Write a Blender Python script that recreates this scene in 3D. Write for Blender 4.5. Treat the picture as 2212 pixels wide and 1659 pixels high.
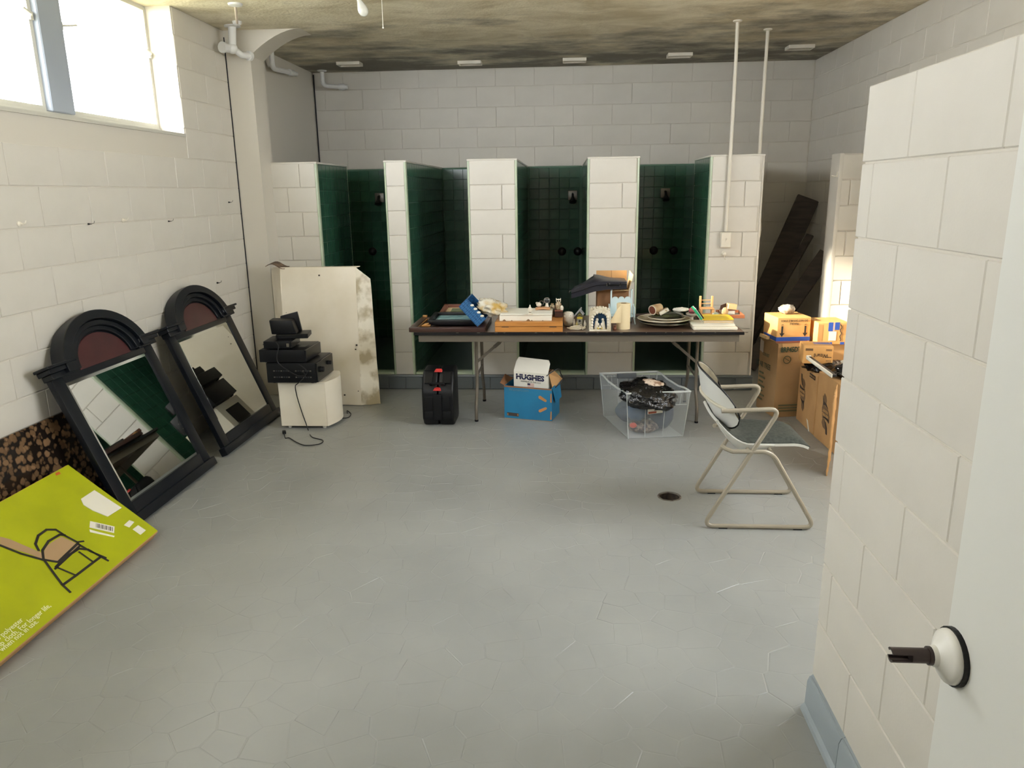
import bpy, bmesh, math, random
from mathutils import Vector, Matrix, noise
random.seed(7)
for o in list(bpy.data.objects): bpy.data.objects.remove(o)
scene = bpy.context.scene
COL = scene.collection
V3 = Vector
rad = math.radians

# ------------------------------------------------------------------ camera
IMW, IMH, FPX = 2212.0, 1659.0, 1617.73
YAW, PITCH, ROLL, EYE = -0.072345, 0.250131, -0.014489, 1.69
_f = V3((math.sin(YAW)*math.cos(PITCH), math.cos(YAW)*math.cos(PITCH), -math.sin(PITCH)))
_r0 = V3((math.cos(YAW), -math.sin(YAW), 0)); _u0 = _r0.cross(_f)
_r = math.cos(ROLL)*_r0 + math.sin(ROLL)*_u0
_u = -math.sin(ROLL)*_r0 + math.cos(ROLL)*_u0
CAMP = V3((0, 0, EYE))
cd = bpy.data.cameras.new('camera'); cam = bpy.data.objects.new('camera', cd); COL.objects.link(cam)
cd.sensor_width = 36; cd.lens = 36*FPX/IMW; cd.clip_start = 0.02
m = Matrix.Identity(4)
for i in range(3):
    m[i][0] = _r[i]; m[i][1] = _u[i]; m[i][2] = -_f[i]; m[i][3] = CAMP[i]
cam.matrix_world = m
scene.camera = cam
# pixel -> direction; the distance always comes from the floor, a wall or the thing it rests on
def ray(x, y): return _r*((x-IMW/2)/FPX) - _u*((y-IMH/2)/FPX) + _f
def FZ(x, y, z=0.0): d = ray(x, y); return CAMP + d*((z-EYE)/d.z)
def PY(x, y, Y): d = ray(x, y); return CAMP + d*(Y/d.y)
def PX(x, y, X): d = ray(x, y); return CAMP + d*(X/d.x)
def PN(x, y, p, n):
    d = ray(x, y); return CAMP + d*((V3(p)-CAMP).dot(V3(n))/d.dot(V3(n)))

# ------------------------------------------------------------------ light
world = bpy.data.worlds.new('sky'); scene.world = world; world.use_nodes = True
bg = world.node_tree.nodes['Background']
bg.inputs[0].default_value = (0.93, 0.965, 1.0, 1); bg.inputs[1].default_value = 13.0
sd = bpy.data.lights.new('sun', 'SUN'); sd.energy = 13.0; sd.angle = rad(2.2); sd.color = (1.0, 0.90, 0.72)
sun = bpy.data.objects.new('sun', sd); COL.objects.link(sun)
sun.rotation_euler = V3((1.0, 0.225, -0.345)).to_track_quat('-Z', 'Y').to_euler()
WY0, WY1, WZ0, WZ1 = 1.81, 5.38, 2.125, 2.95      # strip window in the left wall
pd = bpy.data.lights.new('window_daylight', 'AREA'); pd.shape = 'RECTANGLE'; pd.size = WY1-WY0; pd.size_y = WZ1-WZ0
pd.cycles.is_portal = True
po = bpy.data.objects.new('window_daylight', pd); COL.objects.link(po)
po.matrix_world = Matrix.Translation((-2.90, (WY0+WY1)/2, (WZ0+WZ1)/2)) @ V3((1, 0, 0)).to_track_quat('-Z', 'Z').to_matrix().to_4x4()
# two added strip windows, unseen, for fill light: one in the right wall, one in the wall behind the camera
RY0, RY1, RZ0, RZ1 = 1.75, 4.15, 1.72, 2.90
GX0, GX1, GZ1 = -0.36, 0.665, 2.06
HX0, HX1, HZ0, HZ1 = -2.45, -1.15, 2.125, 2.90
def portal(name, loc, d, w, h):
    l = bpy.data.lights.new(name, 'AREA'); l.shape = 'RECTANGLE'; l.size = w; l.size_y = h; l.cycles.is_portal = True
    o = bpy.data.objects.new(name, l); COL.objects.link(o)
    o.matrix_world = Matrix.Translation(loc) @ V3(d).to_track_quat('-Z', 'Z').to_matrix().to_4x4()
portal('side_fill_portal', (2.75, (RY0+RY1)/2, (RZ0+RZ1)/2), (-1, 0, 0), RY1-RY0, RZ1-RZ0)
portal('front_fill_portal', ((HX0+HX1)/2, -0.04, (HZ0+HZ1)/2), (0, 1, 0), HX1-HX0, HZ1-HZ0)
scene.view_settings.view_transform = 'Standard'
try: scene.view_settings.look = 'None'
except Exception: pass
scene.view_settings.gamma = 1.0; scene.view_settings.use_curve_mapping = False
scene.view_settings.exposure = 0.66

# ------------------------------------------------------------------ materials
def lin(c):
    if max(c) > 1.0: c = [x/255.0 for x in c]
    else: return tuple(c[:3])
    return tuple((x/12.92 if x <= 0.04045 else ((x+0.055)/1.055)**2.4) for x in c)
MATS = {}
def mat(name, col, rough=0.55, metal=0.0, col2=None, vscale=6.0, lo=0.4, hi=0.65, detail=4.0, bump=0.0, bscale=80.0,
        bdist=0.002, spec=0.5, alpha=1.0, rnd=0.0, coat=0.0, stretch=None, emit=0.0):
    if name in MATS: return MATS[name]
    m = bpy.data.materials.new(name); m.use_nodes = True; nt = m.node_tree; N = nt.nodes; L = nt.links
    b = N['Principled BSDF']; c = lin(col)
    b.inputs['Base Color'].default_value = (*c, 1); b.inputs['Roughness'].default_value = rough
    b.inputs['Metallic'].default_value = metal; b.inputs['Specular IOR Level'].default_value = spec
    if coat: b.inputs['Coat Weight'].default_value = coat; b.inputs['Coat Roughness'].default_value = 0.08
    if alpha < 1: b.inputs['Alpha'].default_value = alpha
    tc = None
    if col2 is not None or bump:
        tc = N.new('ShaderNodeTexCoord'); src = tc.outputs['Object']
        if stretch:
            mp = N.new('ShaderNodeMapping'); mp.inputs['Scale'].default_value = stretch; L.new(src, mp.inputs[0]); src = mp.outputs[0]
    out = None
    if col2 is not None:
        n = N.new('ShaderNodeTexNoise'); n.inputs['Scale'].default_value = vscale; n.inputs['Detail'].default_value = detail
        L.new(src, n.inputs['Vector'])
        r = N.new('ShaderNodeValToRGB'); r.color_ramp.elements[0].position = lo; r.color_ramp.elements[1].position = hi
        r.color_ramp.elements[0].color = (*c, 1); r.color_ramp.elements[1].color = (*lin(col2), 1)
        L.new(n.outputs['Fac'], r.inputs[0]); out = r.outputs[0]; L.new(out, b.inputs['Base Color'])
    if rnd:
        oi = N.new('ShaderNodeObjectInfo'); h = N.new('ShaderNodeHueSaturation')
        mr = N.new('ShaderNodeMapRange'); mr.inputs[3].default_value = 1-rnd; mr.inputs[4].default_value = 1+rnd
        L.new(oi.outputs['Random'], mr.inputs[0]); L.new(mr.outputs[0], h.inputs['Value'])
        if out: L.new(out, h.inputs['Color'])
        else: h.inputs['Color'].default_value = (*c, 1)
        L.new(h.outputs[0], b.inputs['Base Color'])
    if bump:
        n2 = N.new('ShaderNodeTexNoise'); n2.inputs['Scale'].default_value = bscale; n2.inputs['Detail'].default_value = 3
        L.new(src, n2.inputs['Vector'])
        bp = N.new('ShaderNodeBump'); bp.inputs['Strength'].default_value = bump; bp.inputs['Distance'].default_value = bdist
        L.new(n2.outputs['Fac'], bp.inputs['Height']); L.new(bp.outputs[0], b.inputs['Normal'])
    MATS[name] = m
    return m
def glassy(name, fac_gloss, tint=(1, 1, 1), rough=0.05):
    m = bpy.data.materials.new(name); m.use_nodes = True; nt = m.node_tree; N = nt.nodes; L = nt.links
    N.remove(N['Principled BSDF']); t = N.new('ShaderNodeBsdfTransparent'); t.inputs[0].default_value = (*tint, 1)
    g = N.new('ShaderNodeBsdfGlossy'); g.inputs['Roughness'].default_value = rough
    mx = N.new('ShaderNodeMixShader'); mx.inputs[0].default_value = fac_gloss
    L.new(t.outputs[0], mx.inputs[1]); L.new(g.outputs[0], mx.inputs[2]); L.new(mx.outputs[0], N['Material Output'].inputs[0])
    MATS[name] = m; return m

M_WALL = mat('cream_wall_paint', (213, 208, 198), 0.42, bump=0.25, bscale=140, bdist=0.0015, col2=(207, 202, 192), vscale=3)
M_JOINT = mat('cream_joint_paint', (210, 204, 192), 0.45)
M_TILE = mat('green_glazed_tile', (48, 90, 70), 0.16, rnd=0.16, col2=(56, 100, 78), vscale=9, coat=0.3)
M_GROUT = mat('pale_green_grout', (84, 120, 98), 0.6)
M_BULL = mat('light_green_bullnose', (190, 202, 178), 0.2, coat=0.3, col2=(180, 194, 166), vscale=10)
M_CURB = mat('grey_floor_paint_tile', (104, 110, 112), 0.35, rnd=0.05)
M_WHITE = mat('white_enamel', (232, 230, 222), 0.35)
M_BLACKP = mat('black_plastic', (11, 12, 15), 0.42, bump=0.1, bscale=200, spec=0.3)
M_STEELG = mat('grey_metal', (120, 116, 108), 0.35, metal=0.7)
M_CARD = mat('kraft_cardboard', (196, 152, 100), 0.75, col2=(184, 140, 90), vscale=5, bump=0.08, bscale=90)
M_INK = mat('black_ink', (36, 32, 28), 0.6)
M_PAPER = mat('white_paper', (226, 222, 208), 0.7)

# ------------------------------------------------------------------ mesh helpers
class MB:
    def __init__(s): s.v = []; s.f = []
    def add(s, vs, fs):
        k = len(s.v); s.v += [tuple(v) for v in vs]; s.f += [tuple(i+k for i in f) for f in fs]; return s
    def box(s, x0, x1, y0, y1, z0, z1):
        vs = [(x, y, z) for z in (z0, z1) for y in (y0, y1) for x in (x0, x1)]
        return s.add(vs, [(0, 2, 3, 1), (4, 5, 7, 6), (0, 1, 5, 4), (2, 6, 7, 3), (0, 4, 6, 2), (1, 3, 7, 5)])
    def obox(s, c, a, b, d):                      # centre and three half-axes
        c, a, b, d = V3(c), V3(a), V3(b), V3(d)
        if a.cross(b).dot(d) < 0: a = -a
        vs = [c+a*i+b*j+d*k for k in (-1, 1) for j in (-1, 1) for i in (-1, 1)]
        return s.add(vs, [(0, 2, 3, 1), (4, 5, 7, 6), (0, 1, 5, 4), (2, 6, 7, 3), (0, 4, 6, 2), (1, 3, 7, 5)])
    def prism(s, pts, vec):                       # planar polygon extruded along vec
        pts = [V3(p) for p in pts]; vec = V3(vec); n = len(pts)
        nrm = V3((0, 0, 0))
        for i in range(n): nrm += pts[i].cross(pts[(i+1) % n])
        if nrm.dot(vec) > 0: pts = pts[::-1]
        vs = pts+[p+vec for p in pts]
        fs = [tuple(range(n)), tuple(range(2*n-1, n-1, -1))]
        for i in range(n): j = (i+1) % n; fs.append((j, i, n+i, n+j))
        return s.add(vs, fs)
    def tube(s, pts, r, n=8, closed=False):
        pts = [V3(p) for p in pts]; k = len(pts)
        rs = r if isinstance(r, (list, tuple)) else [r]*k
        T = []
        for i in range(k):
            a = pts[(i-1) % k] if (closed or i > 0) else pts[i]; b = pts[(i+1) % k] if (closed or i < k-1) else pts[i]
            t = (b-a); T.append(t.normalized() if t.length > 1e-9 else V3((0, 0, 1)))
        up = V3((0, 0, 1)) if abs(T[0].z) < 0.9 else V3((1, 0, 0))
        a = T[0].cross(up).normalized(); vs = []
        for i in range(k):
            a = (a - T[i]*a.dot(T[i])).normalized(); b = T[i].cross(a)
            for j in range(n):
                w = 2*math.pi*j/n; vs.append(pts[i]+(a*math.cos(w)+b*math.sin(w))*rs[i])
        fs = []
        for i in range(k if closed else k-1):
            i2 = (i+1) % k
            for j in range(n):
                j2 = (j+1) % n; fs.append((i*n+j, i*n+j2, i2*n+j2, i2*n+j))
        if not closed: fs.append(tuple(range(n-1, -1, -1))); fs.append(tuple((k-1)*n+j for j in range(n)))
        return s.add(vs, fs)
    def lathe(s, prof, n=20, o=(0, 0, 0), ax=(0, 0, 1)):
        o = V3(o); az = V3(ax).normalized(); h = V3((1, 0, 0)) if abs(az.x) < 0.8 else V3((0, 1, 0))
        a = az.cross(h).normalized(); b = az.cross(a); vs = []
        for (r, z) in prof:
            for j in range(n):
                w = 2*math.pi*j/n; vs.append(o+az*z+(a*math.cos(w)+b*math.sin(w))*max(r, 1e-4))
        fs = []
        for i in range(len(prof)-1):
            for j in range(n):
                j2 = (j+1) % n; fs.append((i*n+j, i*n+j2, (i+1)*n+j2, (i+1)*n+j))
        fs.append(tuple(range(n-1, -1, -1))); q = (len(prof)-1)*n; fs.append(tuple(q+j for j in range(n)))
        return s.add(vs, fs)
    def ell(s, c, r, nu=14, nv=9, fn=None):
        c = V3(c); r = r if isinstance(r, (tuple, list)) else (r, r, r); vs = []; fs = []
        for i in range(nv+1):
            t = math.pi*i/nv
            for j in range(nu):
                p = 2*math.pi*j/nu; d = V3((math.sin(t)*math.cos(p), math.sin(t)*math.sin(p), -math.cos(t)))
                k = fn(d) if fn else 1.0
                vs.append(c+V3((d.x*r[0], d.y*r[1], d.z*r[2]))*k)
        for i in range(nv):
            for j in range(nu):
                j2 = (j+1) % nu; fs.append((i*nu+j, i*nu+j2, (i+1)*nu+j2, (i+1)*nu+j))
        return s.add(vs, fs)
    def grid(s, fn, nu, nv, thick=0.0):           # fn(u,v)->point; thick gives a closed sheet
        P = [[V3(fn(i/nu, j/nv)) for i in range(nu+1)] for j in range(nv+1)]
        vs = [p for row in P for p in row]; w = nu+1
        fs = [(j*w+i, j*w+i+1, (j+1)*w+i+1, (j+1)*w+i) for j in range(nv) for i in range(nu)]
        if not thick: return s.add(vs, fs)
        nn = []
        for j in range(nv+1):
            for i in range(nu+1):
                du = P[j][min(i+1, nu)]-P[j][max(i-1, 0)]; dv = P[min(j+1, nv)][i]-P[max(j-1, 0)][i]
                n = du.cross(dv); nn.append(n.normalized() if n.length > 1e-12 else V3((0, 0, 1)))
        k = len(vs); vs2 = [v-n*thick for v, n in zip(vs, nn)]
        fs2 = [tuple(k+i for i in f[::-1]) for f in fs]
        rim = [i for i in range(nu)]+[j*w+nu for j in range(nv)]+[nv*w+i for i in range(nu, 0, -1)]+[j*w for j in range(nv, 0, -1)]
        side = []
        for a in range(len(rim)):
            i, j = rim[a], rim[(a+1) % len(rim)]; side.append((j, i, k+i, k+j))
        return s.add(vs+vs2, fs+fs2+side)
    def build(s, name, mt, parent=None, smooth=False, bevel=0.0, seg=1, world=False, ang=35):
        me = bpy.data.meshes.new(name)
        vs = s.v
        if world and parent is not None:
            inv = parent.matrix_basis.inverted()
            if parent.parent is not None: inv = inv @ parent.parent.matrix_basis.inverted()
            vs = [tuple(inv @ V3(v)) for v in vs]
        me.from_pydata(vs, [], s.f)
        if bevel:
            bm = bmesh.new(); bm.from_mesh(me)
            es = [e for e in bm.edges if len(e.link_faces) == 2 and e.calc_face_angle(0) > rad(28)]
            bmesh.ops.bevel(bm, geom=es, offset=bevel, segments=seg, profile=0.6, affect='EDGES', clamp_overlap=True)
            bm.to_mesh(me); bm.free()
        if smooth or bevel:
            me.shade_smooth(); me.set_sharp_from_angle(angle=rad(ang))
        me.materials.append(mt); me.update()
        o = bpy.data.objects.new(name, me); COL.objects.link(o)
        if parent is not None: o.parent = parent
        return o
def tag(o, label=None, cat=None, group=None, kind=None):
    if label: o['label'] = label
    if cat: o['category'] = cat
    if group: o['group'] = group
    if kind: o['kind'] = kind
    return o
def thing(name, label, cat, loc=(0, 0, 0), rz=0.0, group=None):
    o = bpy.data.objects.new(name, None); COL.objects.link(o); o.empty_display_size = 0.05
    o.location = loc; o.rotation_euler = (0, 0, rz)
    o.matrix_basis = Matrix.Translation(V3(loc)) @ Matrix.Rotation(rz, 4, 'Z')
    return tag(o, label, cat, group)
def spline(pts, n=6, closed=False):
    pts = [V3(p) for p in pts]; k = len(pts); out = []
    for i in range(k if closed else k-1):
        if closed: p0, p1, p2, p3 = pts[(i-1) % k], pts[i], pts[(i+1) % k], pts[(i+2) % k]
        else: p0, p1, p2, p3 = pts[max(i-1, 0)], pts[i], pts[i+1], pts[min(i+2, k-1)]
        for j in range(n):
            t = j/n
            out.append(0.5*((2*p1)+(p2-p0)*t+(2*p0-5*p1+4*p2-p3)*t*t+(3*p1-p0-3*p2+p3)*t**3))
    if not closed: out.append(pts[-1])
    return out
def fillet(pts, r, n=5):
    pts = [V3(p) for p in pts]; out = [pts[0]]
    for i in range(1, len(pts)-1):
        p, a, b = pts[i], pts[i-1], pts[i+1]
        k = min(r, (a-p).length*0.45, (b-p).length*0.45); q0 = p+(a-p).normalized()*k; q1 = p+(b-p).normalized()*k
        for j in range(n+1):
            t = j/n; out.append(q0*(1-t)**2+p*2*t*(1-t)+q1*t*t)
    out.append(pts[-1]); return out
def text(parent, s, o, xd, yd, size, mt, name='lettering', lift=0.0012, world=True, align='CENTER', wscale=1.0, bold=0.0):
    cu = bpy.data.curves.new(name, 'FONT'); cu.body = s; cu.size = size; cu.align_x = align; cu.align_y = 'CENTER'
    cu.extrude = 0.0004; cu.offset = bold; cu.resolution_u = 2
    to = bpy.data.objects.new(name, cu); me = bpy.data.meshes.new_from_object(to)
    bpy.data.objects.remove(to)
    xd, yd = V3(xd).normalized(), V3(yd).normalized(); n = xd.cross(yd)
    pts = [V3(o)+xd*(v.co.x*wscale)+yd*v.co.y+n*(v.co.z+lift) for v in me.vertices]
    b = MB(); b.add(pts, [tuple(p.vertices) for p in me.polygons])
    return b.build(name, mt, parent, world=world)
# --- courses of blocks and tiles: each piece its own object, mesh data shared by size
CACHE = {}
def piece_mesh(kind, w, h, t, ch, mt):
    key = (kind, round(w, 3), round(h, 3), t, mt.name)
    if key in CACHE: return CACHE[key]
    x, z = w/2, h/2
    vs = [(-x, 0, -z), (x, 0, -z), (x, 0, z), (-x, 0, z), (-x, -t+ch, -z), (x, -t+ch, -z), (x, -t+ch, z), (-x, -t+ch, z),
          (-x+ch, -t, -z+ch), (x-ch, -t, -z+ch), (x-ch, -t, z-ch), (-x+ch, -t, z-ch)]
    fs = [(8, 9, 10, 11)]
    for i in range(4):
        j = (i+1) % 4; fs.append((i, j, 4+j, 4+i)); fs.append((4+i, 4+j, 8+j, 8+i))
    me = bpy.data.meshes.new(kind); me.from_pydata(vs, [], fs); me.materials.append(mt); me.update()
    CACHE[key] = me; return me
def facing(n):                                    # z-rotation that turns a piece's -Y face towards n
    return math.atan2(n[0], -n[1])
def courses(parent, org, n, u0, u1, z0, z1, bw, bh, gap, t, ch, mt, kind, bond=0.5, shift=0.0, holes=(), flip=0, jx=1.0):
    """lay pieces on the plane through org facing n, between u0..u1 (metres along the wall) and z0..z1"""
    n = V3(n); rz = facing(n); ud = V3((math.cos(rz), math.sin(rz), 0)); row = 0; z = z0; out = []
    while z < z1-0.02:
        h = min(bh, z1-z); off = shift+((row+flip) % 2)*bond*bw
        k = math.floor((u0-off)/bw); u = off+k*bw
        while u < u1-1e-4:
            a, b = max(u, u0), min(u+bw, u1); segs = [(a, b)]
            for (ha, hb, hz0, hz1) in holes:
                if z+h > hz0+0.02 and z < hz1-0.02:
                    ns = []
                    for (p, q) in segs:
                        if q <= ha or p >= hb: ns.append((p, q)); continue
                        if p < ha: ns.append((p, ha))
                        if q > hb: ns.append((hb, q))
                    segs = ns
            for (p, q) in segs:
                if q-p < 0.03: continue
                me = piece_mesh(kind, q-p-gap*jx, h-gap, t, ch, mt)
                o = bpy.data.objects.new(kind, me); COL.objects.link(o); o.parent = parent
                pos = V3(org)+ud*((p+q)/2)+V3((0, 0, z+h/2))
                o.location = parent.matrix_basis.inverted() @ pos
                o.rotation_euler = (0, 0, rz-parent.rotation_euler.z); out.append(o)
            u += bw
        z += bh; row += 1
    return out
def field(parent, org, n, u0, u1, z0, z1, bw, bh, gap, t, ch, mt, name):   # the same, joined, for pieces too narrow to pick apart
    n = V3(n); rz = facing(n); ud = V3((math.cos(rz), math.sin(rz), 0)); b = MB(); z = z0
    while z < z1-0.02:
        h = min(bh, z1-z); u = u0
        while u < u1-0.01:
            q = min(u+bw, u1); me = piece_mesh(kind='t', w=q-u-gap, h=h-gap, t=t, ch=ch, mt=mt)
            c = V3(org)+ud*((u+q)/2)+V3((0, 0, z+h/2))
            b.add([c+ud*v.co.x-n*v.co.y+V3((0, 0, v.co.z)) for v in me.vertices], [tuple(p.vertices) for p in me.polygons])
            u = q
        z += bh
    return tag(b.build(name, mt, parent, world=True), kind='stuff')
BH, BW = 0.2032, 0.4064
def cmu(parent, org, n, u0, u1, z0, z1, **k):
    return courses(parent, org, n, u0, u1, z0, z1, BW, BH, 0.005, 0.0045, 0.0028, M_WALL, 'concrete_block', jx=0.5, **k)
TW = 0.1085
def tiles(parent, org, n, u0, u1, z0, z1, **k):
    return courses(parent, org, n, u0, u1, z0, z1, TW, TW, 0.003, 0.006, 0.0015, M_TILE, 'wall_tile', bond=0.0, **k)
# ------------------------------------------------------------------ the room
XL, XR, YB, YF, ZC = -2.68, 2.53, 8.35, 0.2, 2.95
ZB = 0.13                                         # top of the base course
# floor: irregular stones under grey paint
def floor_material():
    m = bpy.data.materials.new('grey_floor_paint'); m.use_nodes = True; nt = m.node_tree; N = nt.nodes; L = nt.links
    b = N['Principled BSDF']; g = N.new('ShaderNodeNewGeometry')
    n1 = N.new('ShaderNodeTexNoise'); n1.inputs['Scale'].default_value = 1.1; n1.inputs['Detail'].default_value = 5
    L.new(g.outputs['Position'], n1.inputs['Vector'])
    r1 = N.new('ShaderNodeValToRGB'); e = r1.color_ramp.elements
    e[0].position = 0.35; e[0].color = (*lin((144, 146, 144)), 1); e[1].position = 0.68; e[1].color = (*lin((158, 160, 157)), 1)
    L.new(n1.outputs['Fac'], r1.inputs[0])
    n2 = N.new('ShaderNodeTexNoise'); n2.inputs['Scale'].default_value = 20; n2.inputs['Detail'].default_value = 6; n2.inputs['Roughness'].default_value = 0.7
    L.new(g.outputs['Position'], n2.inputs['Vector'])
    r2 = N.new('ShaderNodeValToRGB'); e = r2.color_ramp.elements; e[0].position = 0.715; e[0].color = (0, 0, 0, 1); e[1].position = 0.73; e[1].color = (1, 1, 1, 1)
    L.new(n2.outputs['Fac'], r2.inputs[0])
    mx = N.new('ShaderNodeMixRGB'); L.new(r2.outputs[0], mx.inputs[0]); L.new(r1.outputs[0], mx.inputs[1]); mx.inputs[2].default_value = (*lin((58, 50, 48)), 1)
    L.new(mx.outputs[0], b.inputs['Base Color'])
    mr = N.new('ShaderNodeMapRange'); mr.inputs[3].default_value = 0.26; mr.inputs[4].default_value = 0.46
    L.new(n1.outputs['Fac'], mr.inputs[0]); L.new(mr.outputs[0], b.inputs['Roughness'])
    n3 = N.new('ShaderNodeTexNoise'); n3.inputs['Scale'].default_value = 9; n3.inputs['Detail'].default_value = 4
    L.new(g.outputs['Position'], n3.inputs['Vector'])
    bp = N.new('ShaderNodeBump'); bp.inputs['Strength'].default_value = 0.25; bp.inputs['Distance'].default_value = 0.006
    L.new(n3.outputs['Fac'], bp.inputs['Height']); L.new(bp.outputs[0], b.inputs['Normal'])
    return m
M_FLOOR = floor_material()
DRAIN = FZ(1446, 1072); DR = 0.062
def floor_structure():
    b = MB(); n = 32
    ring = [(DRAIN.x+DR*math.cos(2*math.pi*i/n), DRAIN.y+DR*math.sin(2*math.pi*i/n), -0.0018) for i in range(n)]
    x0, x1, y0, y1 = XL-0.3, XR+0.3, YF-0.25, YB+0.2
    # outer square ring around the drain, then the rest as strips
    q = 0.16; cx, cy = DRAIN.x, DRAIN.y; sq = []
    for i in range(n):
        a = 2*math.pi*i/n; c, s_ = math.cos(a), math.sin(a); k = q/max(abs(c), abs(s_)); sq.append((cx+c*k, cy+s_*k, -0.0018))
    b.add(ring+sq, [(i, n+i, n+(i+1) % n, (i+1) % n) for i in range(n)])
    Z = -0.0018
    for (a, c, d, e) in ((x0, x1, y0, cy-q), (x0, x1, cy+q, y1), (x0, cx-q, cy-q, cy+q), (cx+q, x1, cy-q, cy+q)):
        b.add([(a, d, Z), (c, d, Z), (c, e, Z), (a, e, Z)], [(0, 1, 2, 3)])
    low = [(p[0], p[1], -0.25) for p in ring]
    b.add(ring+low, [((i+1) % n, i, n+i, n+(i+1) % n)[::-1] for i in range(n)])
    return tag(b.build('floor', M_FLOOR), 'grey painted floor of irregular stones', None, None, 'structure')
floor = floor_structure()
def clip(poly, p, n):
    out = []
    for i in range(len(poly)):
        a, c = poly[i], poly[(i+1) % len(poly)]; da = (a[0]-p[0])*n[0]+(a[1]-p[1])*n[1]; dc = (c[0]-p[0])*n[0]+(c[1]-p[1])*n[1]
        if da <= 0: out.append(a)
        if da*dc < 0: t = da/(da-dc); out.append((a[0]+(c[0]-a[0])*t, a[1]+(c[1]-a[1])*t))
    return out
def floor_stones():
    rnd = random.Random(3); P = 0.135; x0, y0 = -2.66, 1.15; nx, ny = 38, 39; pts = {}
    for i in range(-2, nx+3):
        for j in range(-2, ny+3):
            pts[i, j] = (x0+(i+0.5*(j % 2)+rnd.uniform(-.40, .40))*P, y0+(j+rnd.uniform(-.42, .42))*P)
    cells = []
    for i in range(nx):
        for j in range(ny):
            c = pts[i, j]; poly = [(c[0]-.3, c[1]-.3), (c[0]+.3, c[1]-.3), (c[0]+.3, c[1]+.3), (c[0]-.3, c[1]+.3)]
            for di in range(-2, 3):
                for dj in range(-2, 3):
                    if di or dj:
                        q = pts[i+di, j+dj]; mx = ((c[0]+q[0])/2, (c[1]+q[1])/2); poly = clip(poly, mx, (q[0]-c[0], q[1]-c[1]))
            if c[0] > 2.2 or c[1] > 6.3: continue
            if math.hypot(c[0]-DRAIN.x, c[1]-DRAIN.y) < DR+0.075: continue
            cells.append((c, poly))
    def vis(c):
        d = V3((c[0], c[1], 0))-CAMP; k = d.dot(_f)
        sx = IMW/2+FPX*d.dot(_r)/k; sy = IMH/2-FPX*d.dot(_u)/k
        # hidden behind the entry wall or the lime green carton, or out of frame
        return -30 < sx < 1760+60 and sy < IMH+40 and not (sx < 330 and sy < 1480-0.95*sx)
    seen = [c for c in cells if vis(c[0])]; seen.sort(key=lambda c: c[0][0]**2+c[0][1]**2)
    def geo(c, poly, org):
        tx, ty = rnd.uniform(-.006, .006), rnd.uniform(-.006, .006); vs = []; k = len(poly)
        def ins(p, d):
            r = math.hypot(p[0]-c[0], p[1]-c[1]); f = max(0.2, 1-d/r); return c[0]+(p[0]-c[0])*f, c[1]+(p[1]-c[1])*f
        for d, z in ((0.0012, -0.0019), (0.0045, -0.0009)):
            for p in poly:
                q = ins(p, d); zz = z if z < -0.001 else z+max(-.0006, min(.0006, (q[0]-c[0])*tx+(q[1]-c[1])*ty))
                vs.append((q[0]-org[0], q[1]-org[1], zz))
        return vs, [tuple(range(k, 2*k))]+[(i, (i+1) % k, k+(i+1) % k, k+i) for i in range(k)]
    for c, poly in seen[:300]:
        vs, fs = geo(c, poly, c); me = bpy.data.meshes.new('paving_stone'); me.from_pydata(vs, [], fs); me.materials.append(M_FLOOR)
        o = bpy.data.objects.new('paving_stone', me); COL.objects.link(o); o.parent = floor; o.location = (c[0], c[1], 0)
    near = set(id(c) for c in seen[:300]); b = MB()
    for c in cells:
        if id(c) not in near: b.add(*geo(c[0], c[1], (0, 0)))
    tag(b.build('paving_stones', M_FLOOR, floor), kind='stuff')
floor_stones()
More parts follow.
